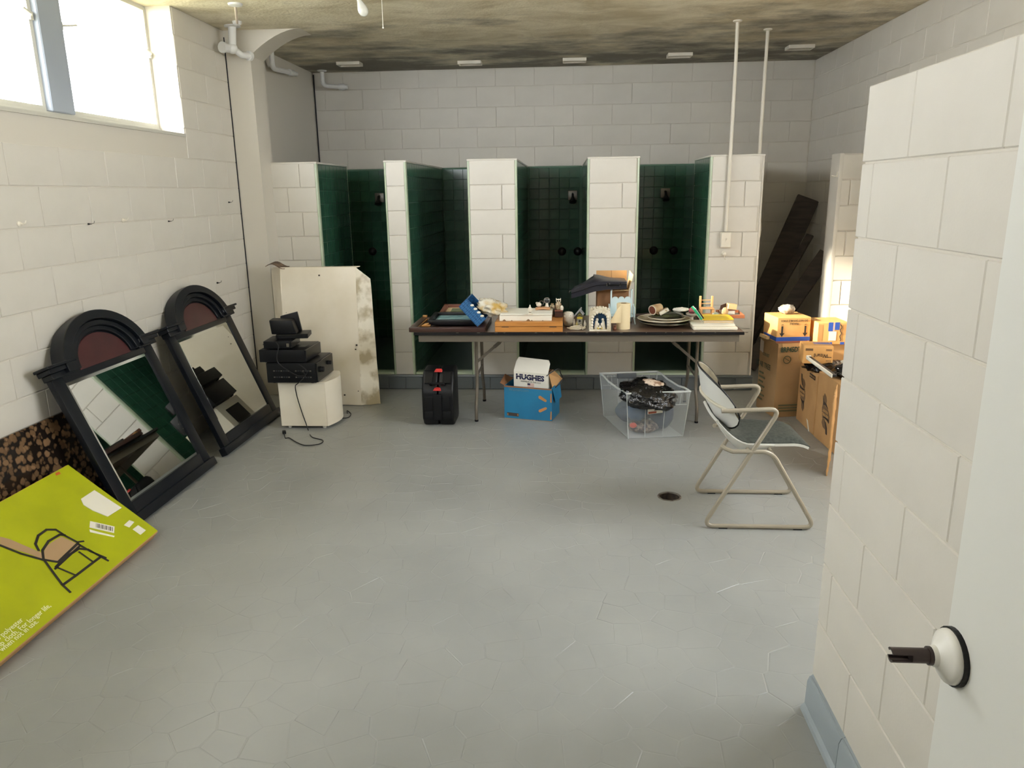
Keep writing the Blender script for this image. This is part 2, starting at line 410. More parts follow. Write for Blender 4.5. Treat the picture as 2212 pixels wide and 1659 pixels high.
# ceiling
def ceiling_material():
    m = bpy.data.materials.new('stained_plaster'); m.use_nodes = True; nt = m.node_tree; N = nt.nodes; L = nt.links
    b = N['Principled BSDF']; b.inputs['Roughness'].default_value = 0.75
    g = N.new('ShaderNodeNewGeometry'); mp = N.new('ShaderNodeMapping'); mp.inputs['Scale'].default_value = (0.8, 1.35, 1); L.new(g.outputs['Position'], mp.inputs[0])
    n1 = N.new('ShaderNodeTexNoise'); n1.inputs['Scale'].default_value = 2.6; n1.inputs['Detail'].default_value = 8; n1.inputs['Roughness'].default_value = 0.65; n1.inputs['Distortion'].default_value = 0.6
    L.new(mp.outputs[0], n1.inputs['Vector'])
    r1 = N.new('ShaderNodeValToRGB'); e = r1.color_ramp.elements
    e[0].position = 0.36; e[0].color = (*lin((202, 190, 162)), 1); e[1].position = 0.62; e[1].color = (*lin((238, 230, 208)), 1)
    L.new(n1.outputs['Fac'], r1.inputs[0])
    # mould blotches, thickened along Y to paint in the shade at the back too
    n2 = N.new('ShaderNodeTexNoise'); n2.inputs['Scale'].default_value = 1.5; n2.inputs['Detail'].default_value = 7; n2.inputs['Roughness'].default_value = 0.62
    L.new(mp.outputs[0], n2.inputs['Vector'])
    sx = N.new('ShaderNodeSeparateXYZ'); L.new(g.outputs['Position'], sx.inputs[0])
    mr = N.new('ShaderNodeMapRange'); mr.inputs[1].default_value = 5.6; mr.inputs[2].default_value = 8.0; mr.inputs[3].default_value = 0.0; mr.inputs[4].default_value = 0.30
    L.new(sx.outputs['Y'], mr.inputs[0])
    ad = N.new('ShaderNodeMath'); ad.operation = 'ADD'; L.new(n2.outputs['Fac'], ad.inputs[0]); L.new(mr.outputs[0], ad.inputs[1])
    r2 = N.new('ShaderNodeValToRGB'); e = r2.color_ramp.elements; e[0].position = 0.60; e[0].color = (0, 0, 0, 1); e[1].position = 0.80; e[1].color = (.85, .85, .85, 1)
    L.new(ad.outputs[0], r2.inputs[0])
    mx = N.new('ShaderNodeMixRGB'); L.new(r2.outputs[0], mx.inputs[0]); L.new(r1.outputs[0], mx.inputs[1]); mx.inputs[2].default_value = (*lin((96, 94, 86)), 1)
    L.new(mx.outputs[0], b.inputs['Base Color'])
    n3 = N.new('ShaderNodeTexNoise'); n3.inputs['Scale'].default_value = 45; L.new(g.outputs['Position'], n3.inputs['Vector'])
    bp = N.new('ShaderNodeBump'); bp.inputs['Strength'].default_value = 0.5; bp.inputs['Distance'].default_value = 0.01
    L.new(n3.outputs['Fac'], bp.inputs['Height']); L.new(bp.outputs[0], b.inputs['Normal'])
    return m
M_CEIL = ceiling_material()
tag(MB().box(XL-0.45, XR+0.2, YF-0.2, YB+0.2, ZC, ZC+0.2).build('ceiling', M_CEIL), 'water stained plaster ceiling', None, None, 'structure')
# left wall with its strip window
wl = MB(); T = 0.24
wl.box(XL-T, XL, YF-0.2, YB+0.2, -0.05, WZ0); wl.box(XL-T, XL, WY1, YB+0.2, WZ0, ZC); wl.box(XL-T, XL, YF-0.2, WY0, WZ0, ZC)
wall_left = tag(wl.build('wall_left', M_JOINT), 'cream block wall with high strip window', None, None, 'structure')
# facing +X: u runs along +Y
cmu(wall_left, (XL, 0, 0), (1, 0, 0), 1.2, 6.19, ZB-BH, ZC, holes=((0.0, WY1, WZ0, 9),), shift=0.11)
# back wall
wall_back = tag(MB().box(XL-T, XR+T, YB, YB+T, -0.05, ZC).build('wall_back', M_JOINT), 'cream block wall above green tiled showers', None, None, 'structure')
cmu(wall_back, (0, YB, 0), (0, -1, 0), XL, XR, ZB+9*BH, ZC, shift=0.08)
cmu(wall_back, (0, YB, 0), (0, -1, 0), 1.61, XR, ZB+3*BH, ZB+9*BH, shift=0.08, flip=1)
# right wall: facing -X, u runs along -Y
wr = MB(); wr.box(XR, XR+T, YF-0.2, RY0, -0.05, ZC); wr.box(XR, XR+T, RY1, YB, -0.05, ZC); wr.box(XR, XR+T, RY0, RY1, -0.05, RZ0); wr.box(XR, XR+T, RY0, RY1, RZ1, ZC)
wall_right = tag(wr.build('wall_right', M_JOINT), 'cream block wall on the right', None, None, 'structure')
cmu(wall_right, (XR, 0, 0), (-1, 0, 0), -YB, -3.2, ZB+8*BH, ZC, shift=0.2, holes=((-RY1, -RY0, 0.0, RZ1),))
cmu(wall_right, (XR, 0, 0), (-1, 0, 0), -YB, -6.7, ZB+4*BH, ZB+8*BH, shift=0.2)
cmu(wall_right, (XR, 0, 0), (-1, 0, 0), -6.41, -2.6, ZB, ZB+8*BH, shift=0.2, holes=((-RY1, -RY0, RZ0, RZ1),))
wf = MB()
for (x0, x1, z0, z1) in ((XL-T, HX0, -0.05, ZC), (HX0, HX1, -0.05, HZ0), (HX0, HX1, HZ1, ZC), (HX1, GX0, -0.05, ZC), (GX0, GX1, GZ1, ZC), (GX1, XR+T, -0.05, ZC)): wf.box(x0, x1, YF-0.2, YF, z0, z1)
wf.box(GX0-0.3, GX0-0.1, -2.2, -0.001, -0.05, 2.3); wf.box(GX1+0.1, GX1+0.3, -2.2, -0.001, -0.05, 2.3); wf.box(GX0-0.3, GX1+0.3, -2.4, -2.2, -0.05, 2.3); wf.box(GX0-0.3, GX1+0.3, -2.4, -0.001, 2.12, 2.3); wf.box(GX0-0.3, GX1+0.3, -2.4, -0.001, -0.1, -0.003)
tag(wf.build('wall_front', M_WALL), 'cream wall with the doorway behind the camera', None, None, 'structure')
# entry partition on the right, nearest the camera
EX, EY, EZ = 0.826, 2.231, ZB+9*BH
we = MB(); we.box(EX+0.001, EX+0.2, YF, EY-0.006, 0, EZ-0.006)
wall_entry = tag(we.build('wall_entry', M_JOINT, bevel=0.008, seg=2), 'low cream block partition beside the open door', None, None, 'structure')
cmu(wall_entry, (EX+0.001, 0, 0), (-1, 0, 0), -EY, -0.22, ZB, EZ, shift=-EY-0.12)
cmu(wall_entry, (0, EY-0.006, 0), (0, 1, 0), -EX-0.2, -EX, ZB, EZ, shift=-EX-0.2)
# base: coved tiles painted blue grey
M_BASE = mat('blue_grey_base_paint', (150, 160, 166), 0.35, rnd=0.03)
bb = tag(MB().box(EX-0.008, EX+0.003, YF, EY-0.006, 0.004, ZB-0.004).build('baseboard_right', M_BASE), 'blue grey tiled base along the partition', None, None, 'structure')
y = EY-0.002
prof = [(0, 0), (-0.034, 0.0), (-0.03, 0.012), (-0.02, 0.022), (-0.018, 0.105), (-0.012, 0.122), (0, 0.13)]
for k in range(6):
    b = MB(); b.prism([(EX+a, y, z) for a, z in prof], (0, -0.295, 0)); b.build('base_tile', M_BASE, bb, smooth=True, ang=25); y -= 0.298
# pilaster with its haunch, on the left wall
PX1, PYA, PYB = -2.475, 6.19, 6.456
M_PIL = mat('cream_smooth_paint', (212, 206, 194), 0.45, bump=0.1, bscale=60)
pl = MB(); pl.box(XL, PX1, PYA, PYB, 0, ZC)
arc = []
for i in range(9):
    t = i/8; arc.append((PX1+0.0+0.42*t, 2.76+0.19*math.sin(t*math.pi/2)**0.9))
pl.prism([(x, PYA, z) for x, z in [(PX1, ZC)]+arc[:-1]+[(PX1+0.42, ZC)]], (0, PYB-PYA, 0))
tag(pl.build('pilaster', M_PIL), 'cream concrete pilaster flaring into the ceiling', None, None, 'structure')
# dark cracks where the masonry meets the pilaster and the back corner
M_CRACK = mat('crack_shadow_gap', (34, 34, 38), 0.9)
b = MB(); b.tube(spline([(XL+0.007, PYA-0.004, 2.9), (XL+0.007, PYA-0.003, 2.2), (XL+0.007, PYA-0.006, 1.5), (XL+0.007, PYA-0.003, 0.8), (XL+0.007, PYA-0.004, 0.05)], 8), 0.0055, 5)
b.build('joint_gap', M_CRACK, wall_left)
b = MB(); b.tube([(XL+0.012, YB-0.012, 2.93), (XL+0.012, YB-0.012, 1.97)], 0.006, 5); b.build('joint_gap', M_CRACK, wall_back)
# window: four lights, steel frames
M_WINF = mat('pale_window_paint', (196, 194, 184), 0.5)
M_MULL = mat('grey_mullion_paint', (150, 158, 170), 0.5)
M_GLASS = glassy('window_glass', 0.04)
win = tag(MB().box(-2.90, -2.84, WY0, WY1, WZ0, WZ0+0.035).build('window_1', M_WINF), 'white strip window under the ceiling', None, None, 'structure')
sill = MB(); sill.prism([(XL-0.20, 0, WZ0), (XL-0.20, 0, WZ0+0.02), (XL+0.012, 0, WZ0-0.002), (XL+0.012, 0, WZ0-0.022), (XL, 0, WZ0-0.022), (XL, 0, WZ0-0.004)], (0, WY1-WY0, 0))
sill.v = [(a, b_+WY0, c) for a, b_, c in sill.v]; sill.build('window_sill', M_WINF, win)
lights = []; yy = WY1
while yy > WY0+0.5:
    lights.append((max(yy-0.985, WY0), yy)); yy -= 1.19
for i, (a, c) in enumerate(lights):
    if i+1 < len(lights):
        g = MB(); g.box(-2.90, -2.82, lights[i+1][1], a, WZ0+0.035, ZC); g.build('mullion', M_MULL, win, bevel=0.006)
    fr = MB(); w = 0.028
    fr.box(-2.885, -2.855, a, a+w, WZ0+0.035, ZC); fr.box(-2.885, -2.855, c-w, c, WZ0+0.035, ZC)
    fr.box(-2.885, -2.855, a+w, c-w, WZ0+0.035, WZ0+0.035+w); fr.box(-2.885, -2.855, a+w, c-w, ZC-w, ZC)
    f = fr.build('window_frame', M_WINF, win)
    MB().box(-2.873, -2.869, a+w-.004, c-w+.004, WZ0+0.06, ZC-w+.004).build('pane', M_GLASS, f)
    for hy, sg in ((a+0.02, 1), (c-0.02, -1)):
        h = MB(); h.box(-2.855, -2.84, hy-0.012, hy+0.012, 2.62, 2.66)
        h.tube([(-2.845, hy, 2.64), (-2.82, hy+sg*0.03, 2.645), (-2.815, hy+sg*0.1, 2.66)], 0.006, 6)
        h.build('latch', M_WINF, f, smooth=True)
w2 = tag(MB().box(2.70, 2.76, RY0, RY1, RZ0, RZ0+0.05).build('fill_window_2', M_WINF), 'added fill light window in the right wall out of view', None, None, 'structure')  # added opening, brightens the left side of the room
for (a, c) in ((RY0, (RY0+RY1)/2-0.02), ((RY0+RY1)/2+0.02, RY1)):
    fr = MB(); w = 0.04; fr.box(2.71, 2.75, a, a+w, RZ0+0.05, RZ1); fr.box(2.71, 2.75, c-w, c, RZ0+0.05, RZ1); fr.box(2.71, 2.75, a+w, c-w, RZ1-w, RZ1); fr.box(2.71, 2.75, a+w, c-w, RZ0+0.05, RZ0+0.05+w)
    f = fr.build('window_frame', M_WINF, w2); MB().box(2.728, 2.732, a+w-.004, c-w+.004, RZ0+0.085, RZ1-w+.004).build('pane', M_GLASS, f)
w3 = tag(MB().box(HX0, HX1, 0.02, 0.08, HZ0, HZ0+0.05).build('fill_window_3', M_WINF), 'added fill light window, unseen, beside the doorway behind the camera', None, None, 'structure')  # added opening, brightens the faces turned to the camera
for (a, c) in ((HX0, (HX0+HX1)/2-0.02), ((HX0+HX1)/2+0.02, HX1)):
    fr = MB(); w = 0.04; fr.box(a, a+w, 0.03, 0.07, HZ0+0.05, HZ1); fr.box(c-w, c, 0.03, 0.07, HZ0+0.05, HZ1); fr.box(a+w, c-w, 0.03, 0.07, HZ1-w, HZ1); fr.box(a+w, c-w, 0.03, 0.07, HZ0+0.05, HZ0+0.05+w)
    f = fr.build('window_frame', M_WINF, w3); MB().box(a+w-.004, c-w+.004, 0.048, 0.052, HZ0+0.085, HZ1-w+.004).build('pane', M_GLASS, f)
tag(MB().box(XL-T, XR+T, -30, -2.45, -0.6, -0.5).build('forecourt_outside', mat('pale_concrete_yard', (150, 148, 140), 0.9)), 'pale paving outside behind the hallway', None, None, 'structure')
tag(MB().box(XR+T+0.02, 30, -15, 25, -0.6, -0.5).build('yard_outside', mat('dry_grass', (120, 118, 88), 0.9)), 'dry ground outside the added side window', None, None, 'structure')
# ground outside the window
tag(MB().box(-30, XL-T-0.02, -15, 25, -0.6, -0.5).build('ground_outside', mat('dry_grass', (120, 118, 88), 0.9, col2=(96, 104, 70), vscale=3)), 'dry ground outside the window', None, None, 'structure')
# door, swung open along the partition, only its rose and spindle left of the handle
DX, DYF = 0.64, 1.16
M_DOOR = mat('white_door_paint', (222, 222, 216), 0.4, bump=0.05, bscale=30)
door = tag(MB().box(DX, DX+0.045, DYF-0.93, DYF, 0.012, 2.06).build('door_1', M_DOOR, bevel=0.003), 'open white door with a bare handle spindle', None, None, 'structure')
kp = PX(2062, 1418, DX)
r = MB(); r.lathe([(0.045, 0.007), (0.045, 0.011), (0.043, 0.016), (0.037, 0.020), (0.026, 0.025), (0.018, 0.031), (0.0165, 0.038)], 28, kp, (-1, 0, 0))
ro = r.build('handle_rose', M_WHITE, door, smooth=True)
MB().lathe([(0.048, -0.001), (0.048, 0.008)], 28, kp, (-1, 0, 0)).build('rose_gasket', M_BLACKP, door)
M_SPIN = mat('dull_bronze', (74, 64, 62), 0.35, metal=0.6)
s = MB(); s.lathe([(0.0155, 0.034), (0.0155, 0.043)], 18, kp, (-1, 0, 0))
for sg in (1, -1):
    pf = [(math.cos(a)*0.0125, math.sin(a)*0.0125) for a in [rad(30+d) for d in range(0, 121, 20)]]+[(math.cos(a)*0.0085, math.sin(a)*0.0085) for a in [rad(150-d) for d in range(0, 121, 20)]]
    s.prism([(kp.x-0.07, kp.y+p, kp.z+sg*q) for p, q in pf], (-0.032, 0, 0))
s.lathe([(0.0125, 0.042), (0.0125, 0.071)], 18, kp, (-1, 0, 0))
s.build('spindle', M_SPIN, door, smooth=True)
# ------------------------------------------------------------------ showers
FY = 6.42; ZD = ZB+9*BH; ZS = 0.10
tag(MB().box(XL, 1.61, FY+0.13, YB, 0.0, ZS).build('shower_floor', mat('dark_shower_floor', (58, 74, 66), 0.4)), 'dark raised floor inside the shower stalls', None, None, 'structure')
def divider(x0, x1, y1, label, left=None, right=None, group='shower dividers', rear=None):
    t = thing('shower_divider', label, 'divider', ((x0+x1)/2, FY, 0), 0, group)
    c = MB(); c.box(x0+0.007, x1-0.007, FY+0.002, y1-0.004, 0.0, ZD-0.004)
    if rear: c.box(*rear, 0.0, ZD-0.004)
    c.build('core', M_JOINT, t, world=True)
    e = 0.016
    courses(t, (0, FY+0.003, 0), (0, -1, 0), x0+e, x1-e, ZB, ZD-0.006, BW, BH, 0.005, 0.009, 0.003, M_WALL, 'concrete_block', shift=(x0+x1)/2-BW/2 if x1-x0 < 0.25 else x0-0.005, bond=0.72 if x1-x0 > 0.25 else 0.0)
    # rounded cap and corner trim
    cap = MB(); cap.box(x0-0.001, x1+0.001, FY-0.008, y1, ZD-0.012, ZD+0.006)
    cap.build('cap', M_WALL, t, world=True, bevel=0.008, seg=3)
    for x, sg, has in ((x0, 1, left), (x1, -1, right)):
        tr = MB(); pr = [(x, FY+0.03), (x, FY+0.008), (x+sg*0.003, FY-0.003), (x+sg*0.008, FY-0.008), (x+sg*0.018, FY-0.008), (x+sg*0.018, FY+0.03)]
        tr.prism([(a, b_, ZB) for a, b_ in pr], (0, 0, ZD-ZB-0.01)); tr.build('corner_trim', M_BULL if has else M_WALL, t, world=True, smooth=True, ang=50)
    for has, x, n in ((left, x0+0.007, (-1, 0, 0)), (right, x1-0.007, (1, 0, 0))):
        if not has: continue
        MB().box(*((x-0.001, x+0.003) if n[0] < 0 else (x-0.003, x+0.001)), FY+0.03, y1-0.004, ZS, ZD-0.012).build('grout_bed', M_GROUT, t, world=True)
        ya, yb = FY+0.03, y1-0.02; xx = x+n[0]*0.001
        uu = (ya, yb) if n[0] > 0 else (-yb, -ya)
        if has == 'each':                         # rows go from the stall floor up
            tiles(t, (xx, 0, 0), n, uu[0], uu[1], ZS, ZD-0.012, shift=uu[0])
        else: field(t, (xx, 0, 0), n, uu[0], uu[1], ZS, ZD-0.012, TW, TW, 0.003, 0.006, 0.0015, M_TILE, 'tile_field')
        if y1 < YB-0.1:
            tr = MB(); tr.tube([(x-n[0]*0.012, y1-0.012, ZS), (x-n[0]*0.012, y1-0.012, ZD)], 0.02, 10); tr.build('end_bullnose', M_BULL, t, world=True, smooth=True)
    return t
divider(-2.64, -2.085, 7.34, 'leftmost cream block shower divider behind the pilaster', right='each')
divider(-1.516, -1.325, YB-0.010, 'narrow cream shower divider with a long green tiled side', left='f', right='each')
divider(-0.815, -0.398, YB-0.010, 'wide cream block shower divider behind the stacked picture frames', left='f', right='f')
divider(0.180, 0.608, YB-0.010, 'wide cream block shower divider behind the white grotto ornament', left='f', right='f')
divider(1.172, 1.607, 7.19, 'cream block shower divider carrying the switch box and conduit', left='each', rear=(1.40, 1.607, 7.185, YB-0.010))
d6 = thing('shower_divider', 'sunlit cream block divider beside the entry partition', 'divider', (2.36, FY, 0), 0, 'shower dividers')
MB().box(2.197, XR, FY+0.002, FY+0.19, 0, ZD-0.004).build('core', M_JOINT, d6, world=True)
courses(d6, (0, FY+0.003, 0), (0, -1, 0), 2.21, XR-0.005, ZB, ZD-0.006, BW, BH, 0.007, 0.009, 0.004, M_WALL, 'concrete_block', shift=2.21-0.12)
tr = MB(); tr.box(2.19, 2.225, FY-0.007, FY+0.19, 0, ZD); tr.build('corner_trim', M_WALL, d6, world=True, bevel=0.006, seg=2)
# tiles on the back wall behind each stall
MB().box(XL, 1.40, YB-0.004, YB+0.001, ZS, ZD).build('grout_bed', M_GROUT, wall_back)
for a, c in ((-2.46, -1.92), (-1.32, -0.99), (-0.39, 0.175), (0.62, 1.388)):
    tiles(wall_back, (0, YB-0.003, 0), (0, -1, 0), a, c, ZS, ZD, shift=a)
for a, c in ((-2.66, -2.46), (-1.92, -1.52), (-0.99, -0.82)):
    field(wall_back, (0, YB-0.003, 0), (0, -1, 0), a, c, ZS, ZD, TW, TW, 0.003, 0.006, 0.0015, M_TILE, 'tile_field')
# kerb in front of the stalls
kerb = thing('shower_kerb', 'grey painted tiled kerb running under the shower fronts', 'kerb', (-0.5, FY, 0))
for a, c in ((-2.085, -1.516), (-1.325, -0.815), (-0.398, 0.18), (0.608, 1.172)): MB().box(a+0.001, c-0.001, FY, FY+0.13, 0, ZB-0.014).build('core', M_CURB, kerb, world=True)
courses(kerb, (0, FY-0.001, 0), (0, -1, 0), PX1+0.002, 1.622, 0.0, 0.112, 0.152, 0.112, 0.003, 0.012, 0.004, M_CURB, 'kerb_tile', shift=1.622)
k = MB(); k.tube([(PX1+0.002, FY-0.004, ZB-0.012), (1.62, FY-0.004, ZB-0.012)], 0.014, 10); k.build('kerb_nosing', M_CURB, kerb, world=True, smooth=True)
for a, c in ((-2.085, -1.516), (-1.325, -0.815), (-0.398, 0.18), (0.608, 1.172)):
    MB().box(a+0.001, c-0.001, FY+0.004, FY+0.13, ZB-0.014, ZB+0.018).build('kerb_cap', M_BULL, kerb, world=True, bevel=0.01, seg=2)
# shower heads and valve knobs
M_DKM = mat('dark_tarnished_metal', (46, 48, 48), 0.3, metal=0.8)
for px, py, lab in ((820, 428, 'wall shower head half hidden by the narrow divider'), (1237, 423, 'wall shower head with square plate in the middle stall'), (1437, 418, 'wall shower head in the stall left of the switch box')):
    p = PY(px, py, YB-0.009); t = thing('wall_shower', lab, 'shower head', (p.x, YB-0.009, p.z), 0, 'shower heads')
    MB().box(-0.05, 0.05, -0.012, 0, -0.045, 0.055).build('wall_plate', M_STEELG, t, bevel=0.008, seg=2)
    h = MB(); h.tube(spline([(0, -0.01, 0.02), (0, -0.05, 0.015), (0, -0.075, -0.02)], 5), 0.012, 8)
    h.lathe([(0.014, 0), (0.02, 0.02), (0.036, 0.05), (0.036, 0.06), (0.03, 0.064)], 16, (0, -0.07, -0.012), (0, -0.45, -0.9)); h.build('head', M_DKM, t, smooth=True)
for px, py, lab in ((805, 543, 'round shower knob beside the narrow divider'), (1214, 543, 'left round shower knob in the middle stall'), (1248, 543, 'right round shower knob in the middle stall'),
                    (1412, 541, 'left round shower knob in the stall beside the switch box'), (1455, 541, 'right round shower knob in the stall beside the switch box')):
    p = PY(px, py, YB-0.009); t = thing('shower_valve', lab, 'shower valve', (p.x, YB-0.009, p.z), 0, 'shower knobs')
    MB().lathe([(0.045, 0), (0.045, 0.006), (0.032, 0.016), (0.018, 0.02)], 20, (0, 0, 0), (0, -1, 0)).build('escutcheon', M_DKM, t, smooth=True)
    kn = MB(); kn.lathe([(0.014, 0.018), (0.016, 0.03), (0.026, 0.036), (0.026, 0.052), (0.012, 0.058)], 16, (0, 0, 0), (0, -1, 0)); kn.build('handle', M_DKM, t, smooth=True)
# conduits and switch boxes
M_PIPE = mat('cream_pipe_paint', (222, 216, 202), 0.4)
a = PY(1568, 500, FY-0.035); c = V3((a.x, FY-0.035, ZC))
t = thing('conduit', 'left white conduit dropping from the ceiling to the switch box', 'conduit', (a.x, FY-0.035, a.z), 0, 'ceiling conduits')
b = MB(); b.tube(fillet([a, (a.x+0.005, FY-0.03, ZC-0.3), c], 0.05), 0.0135, 10); b.build('pipe', M_PIPE, t, world=True, smooth=True)
MB().lathe([(0.035, 0), (0.035, -0.008), (0.018, -0.014)], 16, c).build('ceiling_flange', M_PIPE, t, world=True, smooth=True)
sb = PY(1567, 518, FY-0.035)
t = thing('switch_box', 'white surface switch box at the foot of the left conduit', 'switch box', (sb.x, FY-0.006, sb.z), 0, 'switch boxes')
MB().box(-0.042, 0.042, -0.052, 0, -0.062, 0.062).build('box', M_PIPE, t, bevel=0.005, seg=2)
MB().box(-0.037, 0.037, -0.056, -0.052, -0.057, 0.057).build('cover_plate', M_PIPE, t, bevel=0.001)
tg = MB(); tg.box(-0.005, 0.005, -0.06, -0.056, -0.013, 0.013); tg.obox((0, -0.066, 0.006), (0.0035, 0, 0), (0, 0.009, 0.004), (0, 0.002, -0.004)); tg.build('toggle', M_PIPE, t)
kb = PY(1563, 548, FY-0.008)
t = thing('wall_pull', 'small round white knob just below the switch box', 'knob', (kb.x, FY-0.006, kb.z))
MB().lathe([(0.02, 0), (0.018, 0.006), (0.009, 0.012), (0.009, 0.02), (0.017, 0.026), (0.015, 0.038), (0.004, 0.042)], 16, (0, 0, 0), (0, -1, 0)).build('knob', M_PIPE, t, smooth=True)
hk = MB(); hk.tube(spline([(0, -0.03, -0.015), (0.004, -0.034, -0.035), (0.012, -0.025, -0.045)], 4), 0.003, 6); hk.build('hook', M_PIPE, t, smooth=True)
a = PY(1648, 330, 6.75)
t = thing('conduit', 'right white conduit standing behind the divider top', 'conduit', (1.635, 6.70, 1.42), 0, 'ceiling conduits')
b = MB(); b.tube([(1.625, 6.70, 1.42), (1.632, 6.72, 2.3), (1.64, 6.745, ZC)], 0.0135, 10); b.build('pipe', M_PIPE, t, world=True, smooth=True)
MB().lathe([(0.035, 0), (0.035, -0.008), (0.018, -0.014)], 16, (1.64, 6.745, ZC)).build('ceiling_flange', M_PIPE, t, world=True, smooth=True)
t = thing('switch_box', 'white switch box on the dark side of the divider', 'switch box', (1.607, 6.66, 1.35), 0, 'switch boxes')
MB().box(0, 0.05, -0.04, 0.04, -0.062, 0.062).build('box', M_PIPE, t, bevel=0.005, seg=2)
tg = MB(); tg.box(0.05, 0.054, -0.037, 0.037, -0.057, 0.057); tg.build('cover_plate', M_PIPE, t); MB().box(0.054, 0.068, -0.004, 0.004, -0.004, 0.006).build('toggle', M_PIPE, t)
hp = PY(1812, 380, FY+0.02)
t = thing('coat_hook', 'small wire hook on the sunlit divider edge', 'hook', (2.19, FY+0.02, hp.z))
h = MB(); h.tube(spline([(0, 0, 0.03), (-0.006, 0, 0.0), (-0.03, 0, 0.0), (-0.045, 0, 0.004)], 4), 0.004, 6); h.box(-0.004, 0.0, -0.01, 0.01, -0.01, 0.035); h.build('hook', M_PIPE, t, smooth=True)
# ------------------------------------------------------------------ ceiling fittings
for k, (px, py, lab) in enumerate(((755, 135, 'faint ceiling plate in the dim left corner'), (1015, 133, 'bright white ceiling plate nearest the left'), (1241, 127, 'white ceiling plate above the middle shower stall'),
                                   (1468, 116, 'thin white ceiling plate left of the conduits'), (1728, 99, 'thin white ceiling plate right of the conduits'))):
    p = FZ(px, py, ZC); t = thing('ceiling_plate', lab, 'ceiling plate', (p.x, p.y, ZC), 0, 'ceiling plates above the showers')
    f = MB(); w, d = 0.115, 0.07
    for (x0, x1, y0, y1) in ((-w, w, -d, -d+0.012), (-w, w, d-0.012, d), (-w, -w+0.012, -d+0.012, d-0.012), (w-0.012, w, -d+0.012, d-0.012)): f.box(x0, x1, y0, y1, -0.03, 0)
    f.build('rim', M_PIPE, t, bevel=0.002); MB().box(-w+0.012, w-0.012, -d+0.012, d-0.012, -0.012, 0).build('panel', mat('grey_plate_paint', (150, 148, 138), 0.5), t)
p = FZ(775, 18, 2.79)
t = thing('light_bulb', 'bare unlit bulb hanging at the top of the frame', 'light bulb', (p.x, p.y, ZC))
cs = MB(); cs.lathe([(0.055, 0), (0.055, -0.02), (0.03, -0.05), (0.022, -0.075)], 20); cs.build('lampholder', M_WHITE, t, smooth=True)
b0 = V3((-0.01, 0, -0.075)); ax = V3((0.35, 0.1, -1)).normalized()
MB().lathe([(0.019, 0), (0.02, 0.03), (0.016, 0.034)], 16, b0, ax).build('socket', M_BLACKP, t, smooth=True)
MB().lathe([(0.013, 0.03), (0.014, 0.045), (0.022, 0.065), (0.03, 0.09), (0.031, 0.105), (0.026, 0.122), (0.014, 0.133), (0.002, 0.137)], 20, b0, ax).build('bulb', mat('frosted_bulb_glass', (228, 228, 220), 0.2, coat=0.4), t, smooth=True)
q = FZ(828, 52, 2.70)-p; c = MB(); c.tube(spline([(0.03, 0, -0.06), (0.1, -0.01, -0.065), (q.x-0.01, 0, -0.07), (q.x, 0, -0.09), (q.x, 0, -0.27)], 6), 0.0022, 6)
c.ell((q.x, 0, -0.273), 0.006, 8, 6); c.build('pull_chain', M_PIPE, t, smooth=True)
# white waste pipes
M_PVC = mat('white_pvc', (226, 226, 224), 0.35)
t = thing('drain_pipe', 'white pipe with open elbow hung beside the pilaster', 'pipe', (-2.52, 6.03, ZC), 0, 'white waste pipes')
b = MB(); x, y_ = -2.53, 6.03; b.tube([(x, y_, ZC), (x-0.015, y_, 2.80)], 0.03, 12); b.tube([(x-0.03, y_-0.0, 2.79), (x-0.06, y_-0.08, 2.785)], 0.032, 12)
b.tube([(x-0.01, y_, 2.79), (x+0.03, y_+0.05, 2.75), (x+0.07, y_+0.135, 2.755)], 0.024, 12); b.build('pipe', M_PVC, t, world=True, smooth=True)
MB().ell((x-0.015, y_, 2.79), 0.04, 12, 8).build('elbow', M_PVC, t, world=True, smooth=True); MB().lathe([(0.04, 0), (0.04, 0.02)], 14, (x-0.055, y_-0.065, 2.786), (-0.03, -0.08, 0)).build('collar', M_PVC, t, world=True, smooth=True); MB().lathe([(0.036, 0), (0.036, 0.025)], 14, (x+0.058, y_+0.115, 2.755), (0.04, 0.1, 0)).build('collar', M_PVC, t, world=True, smooth=True)
MB().lathe([(0.06, 0), (0.06, -0.008), (0.04, -0.012)], 16, (x, y_, ZC)).build('flange', M_PVC, t, world=True, smooth=True)
p = FZ(508, 8, ZC); q = FZ(512, 46, ZC)
t = thing('pipe_hanger', 'thin rusty hanger rod under the ceiling near the window', 'hanger', (p.x, p.y, ZC))
b = MB(); pm = (p+q)/2; b.tube([(p.x, p.y, ZC-0.012), (pm.x, pm.y, ZC-0.05), (q.x, q.y, ZC-0.012)], 0.009, 8); b.build('rod', mat('rusty_white_paint', (212, 196, 180), 0.5), t, world=True, smooth=True)
MB().lathe([(0.05, 0), (0.045, -0.012), (0.012, -0.02)], 14, (p.x, p.y, ZC)).build('flange', M_PVC, t, world=True, smooth=True); MB().lathe([(0.035, 0), (0.03, -0.02), (0.012, -0.03)], 14, (q.x, q.y, ZC)).build('flange', M_PVC, t, world=True, smooth=True)
t = thing('drain_pipe', 'dim pipe with elbow on the left wall behind the pilaster', 'pipe', (-2.60, 6.99, ZC), 0, 'white waste pipes')
b = MB(); b.tube(fillet([(-2.60, 6.99, ZC), (-2.60, 6.99, 2.79), (-2.60, 7.42, 2.82)], 0.05), 0.022, 10); b.lathe([(0.03, 0), (0.03, 0.1), (0.022, 0.14), (0.022, 0.2)], 12, (-2.60, 7.40, 2.818), (0, 1, 0.07)); b.build('pipe', M_PVC, t, world=True, smooth=True)
t = thing('drain_pipe', 'dim pipe with elbow in the far left corner', 'pipe', (-2.52, 8.2, ZC), 0, 'white waste pipes')
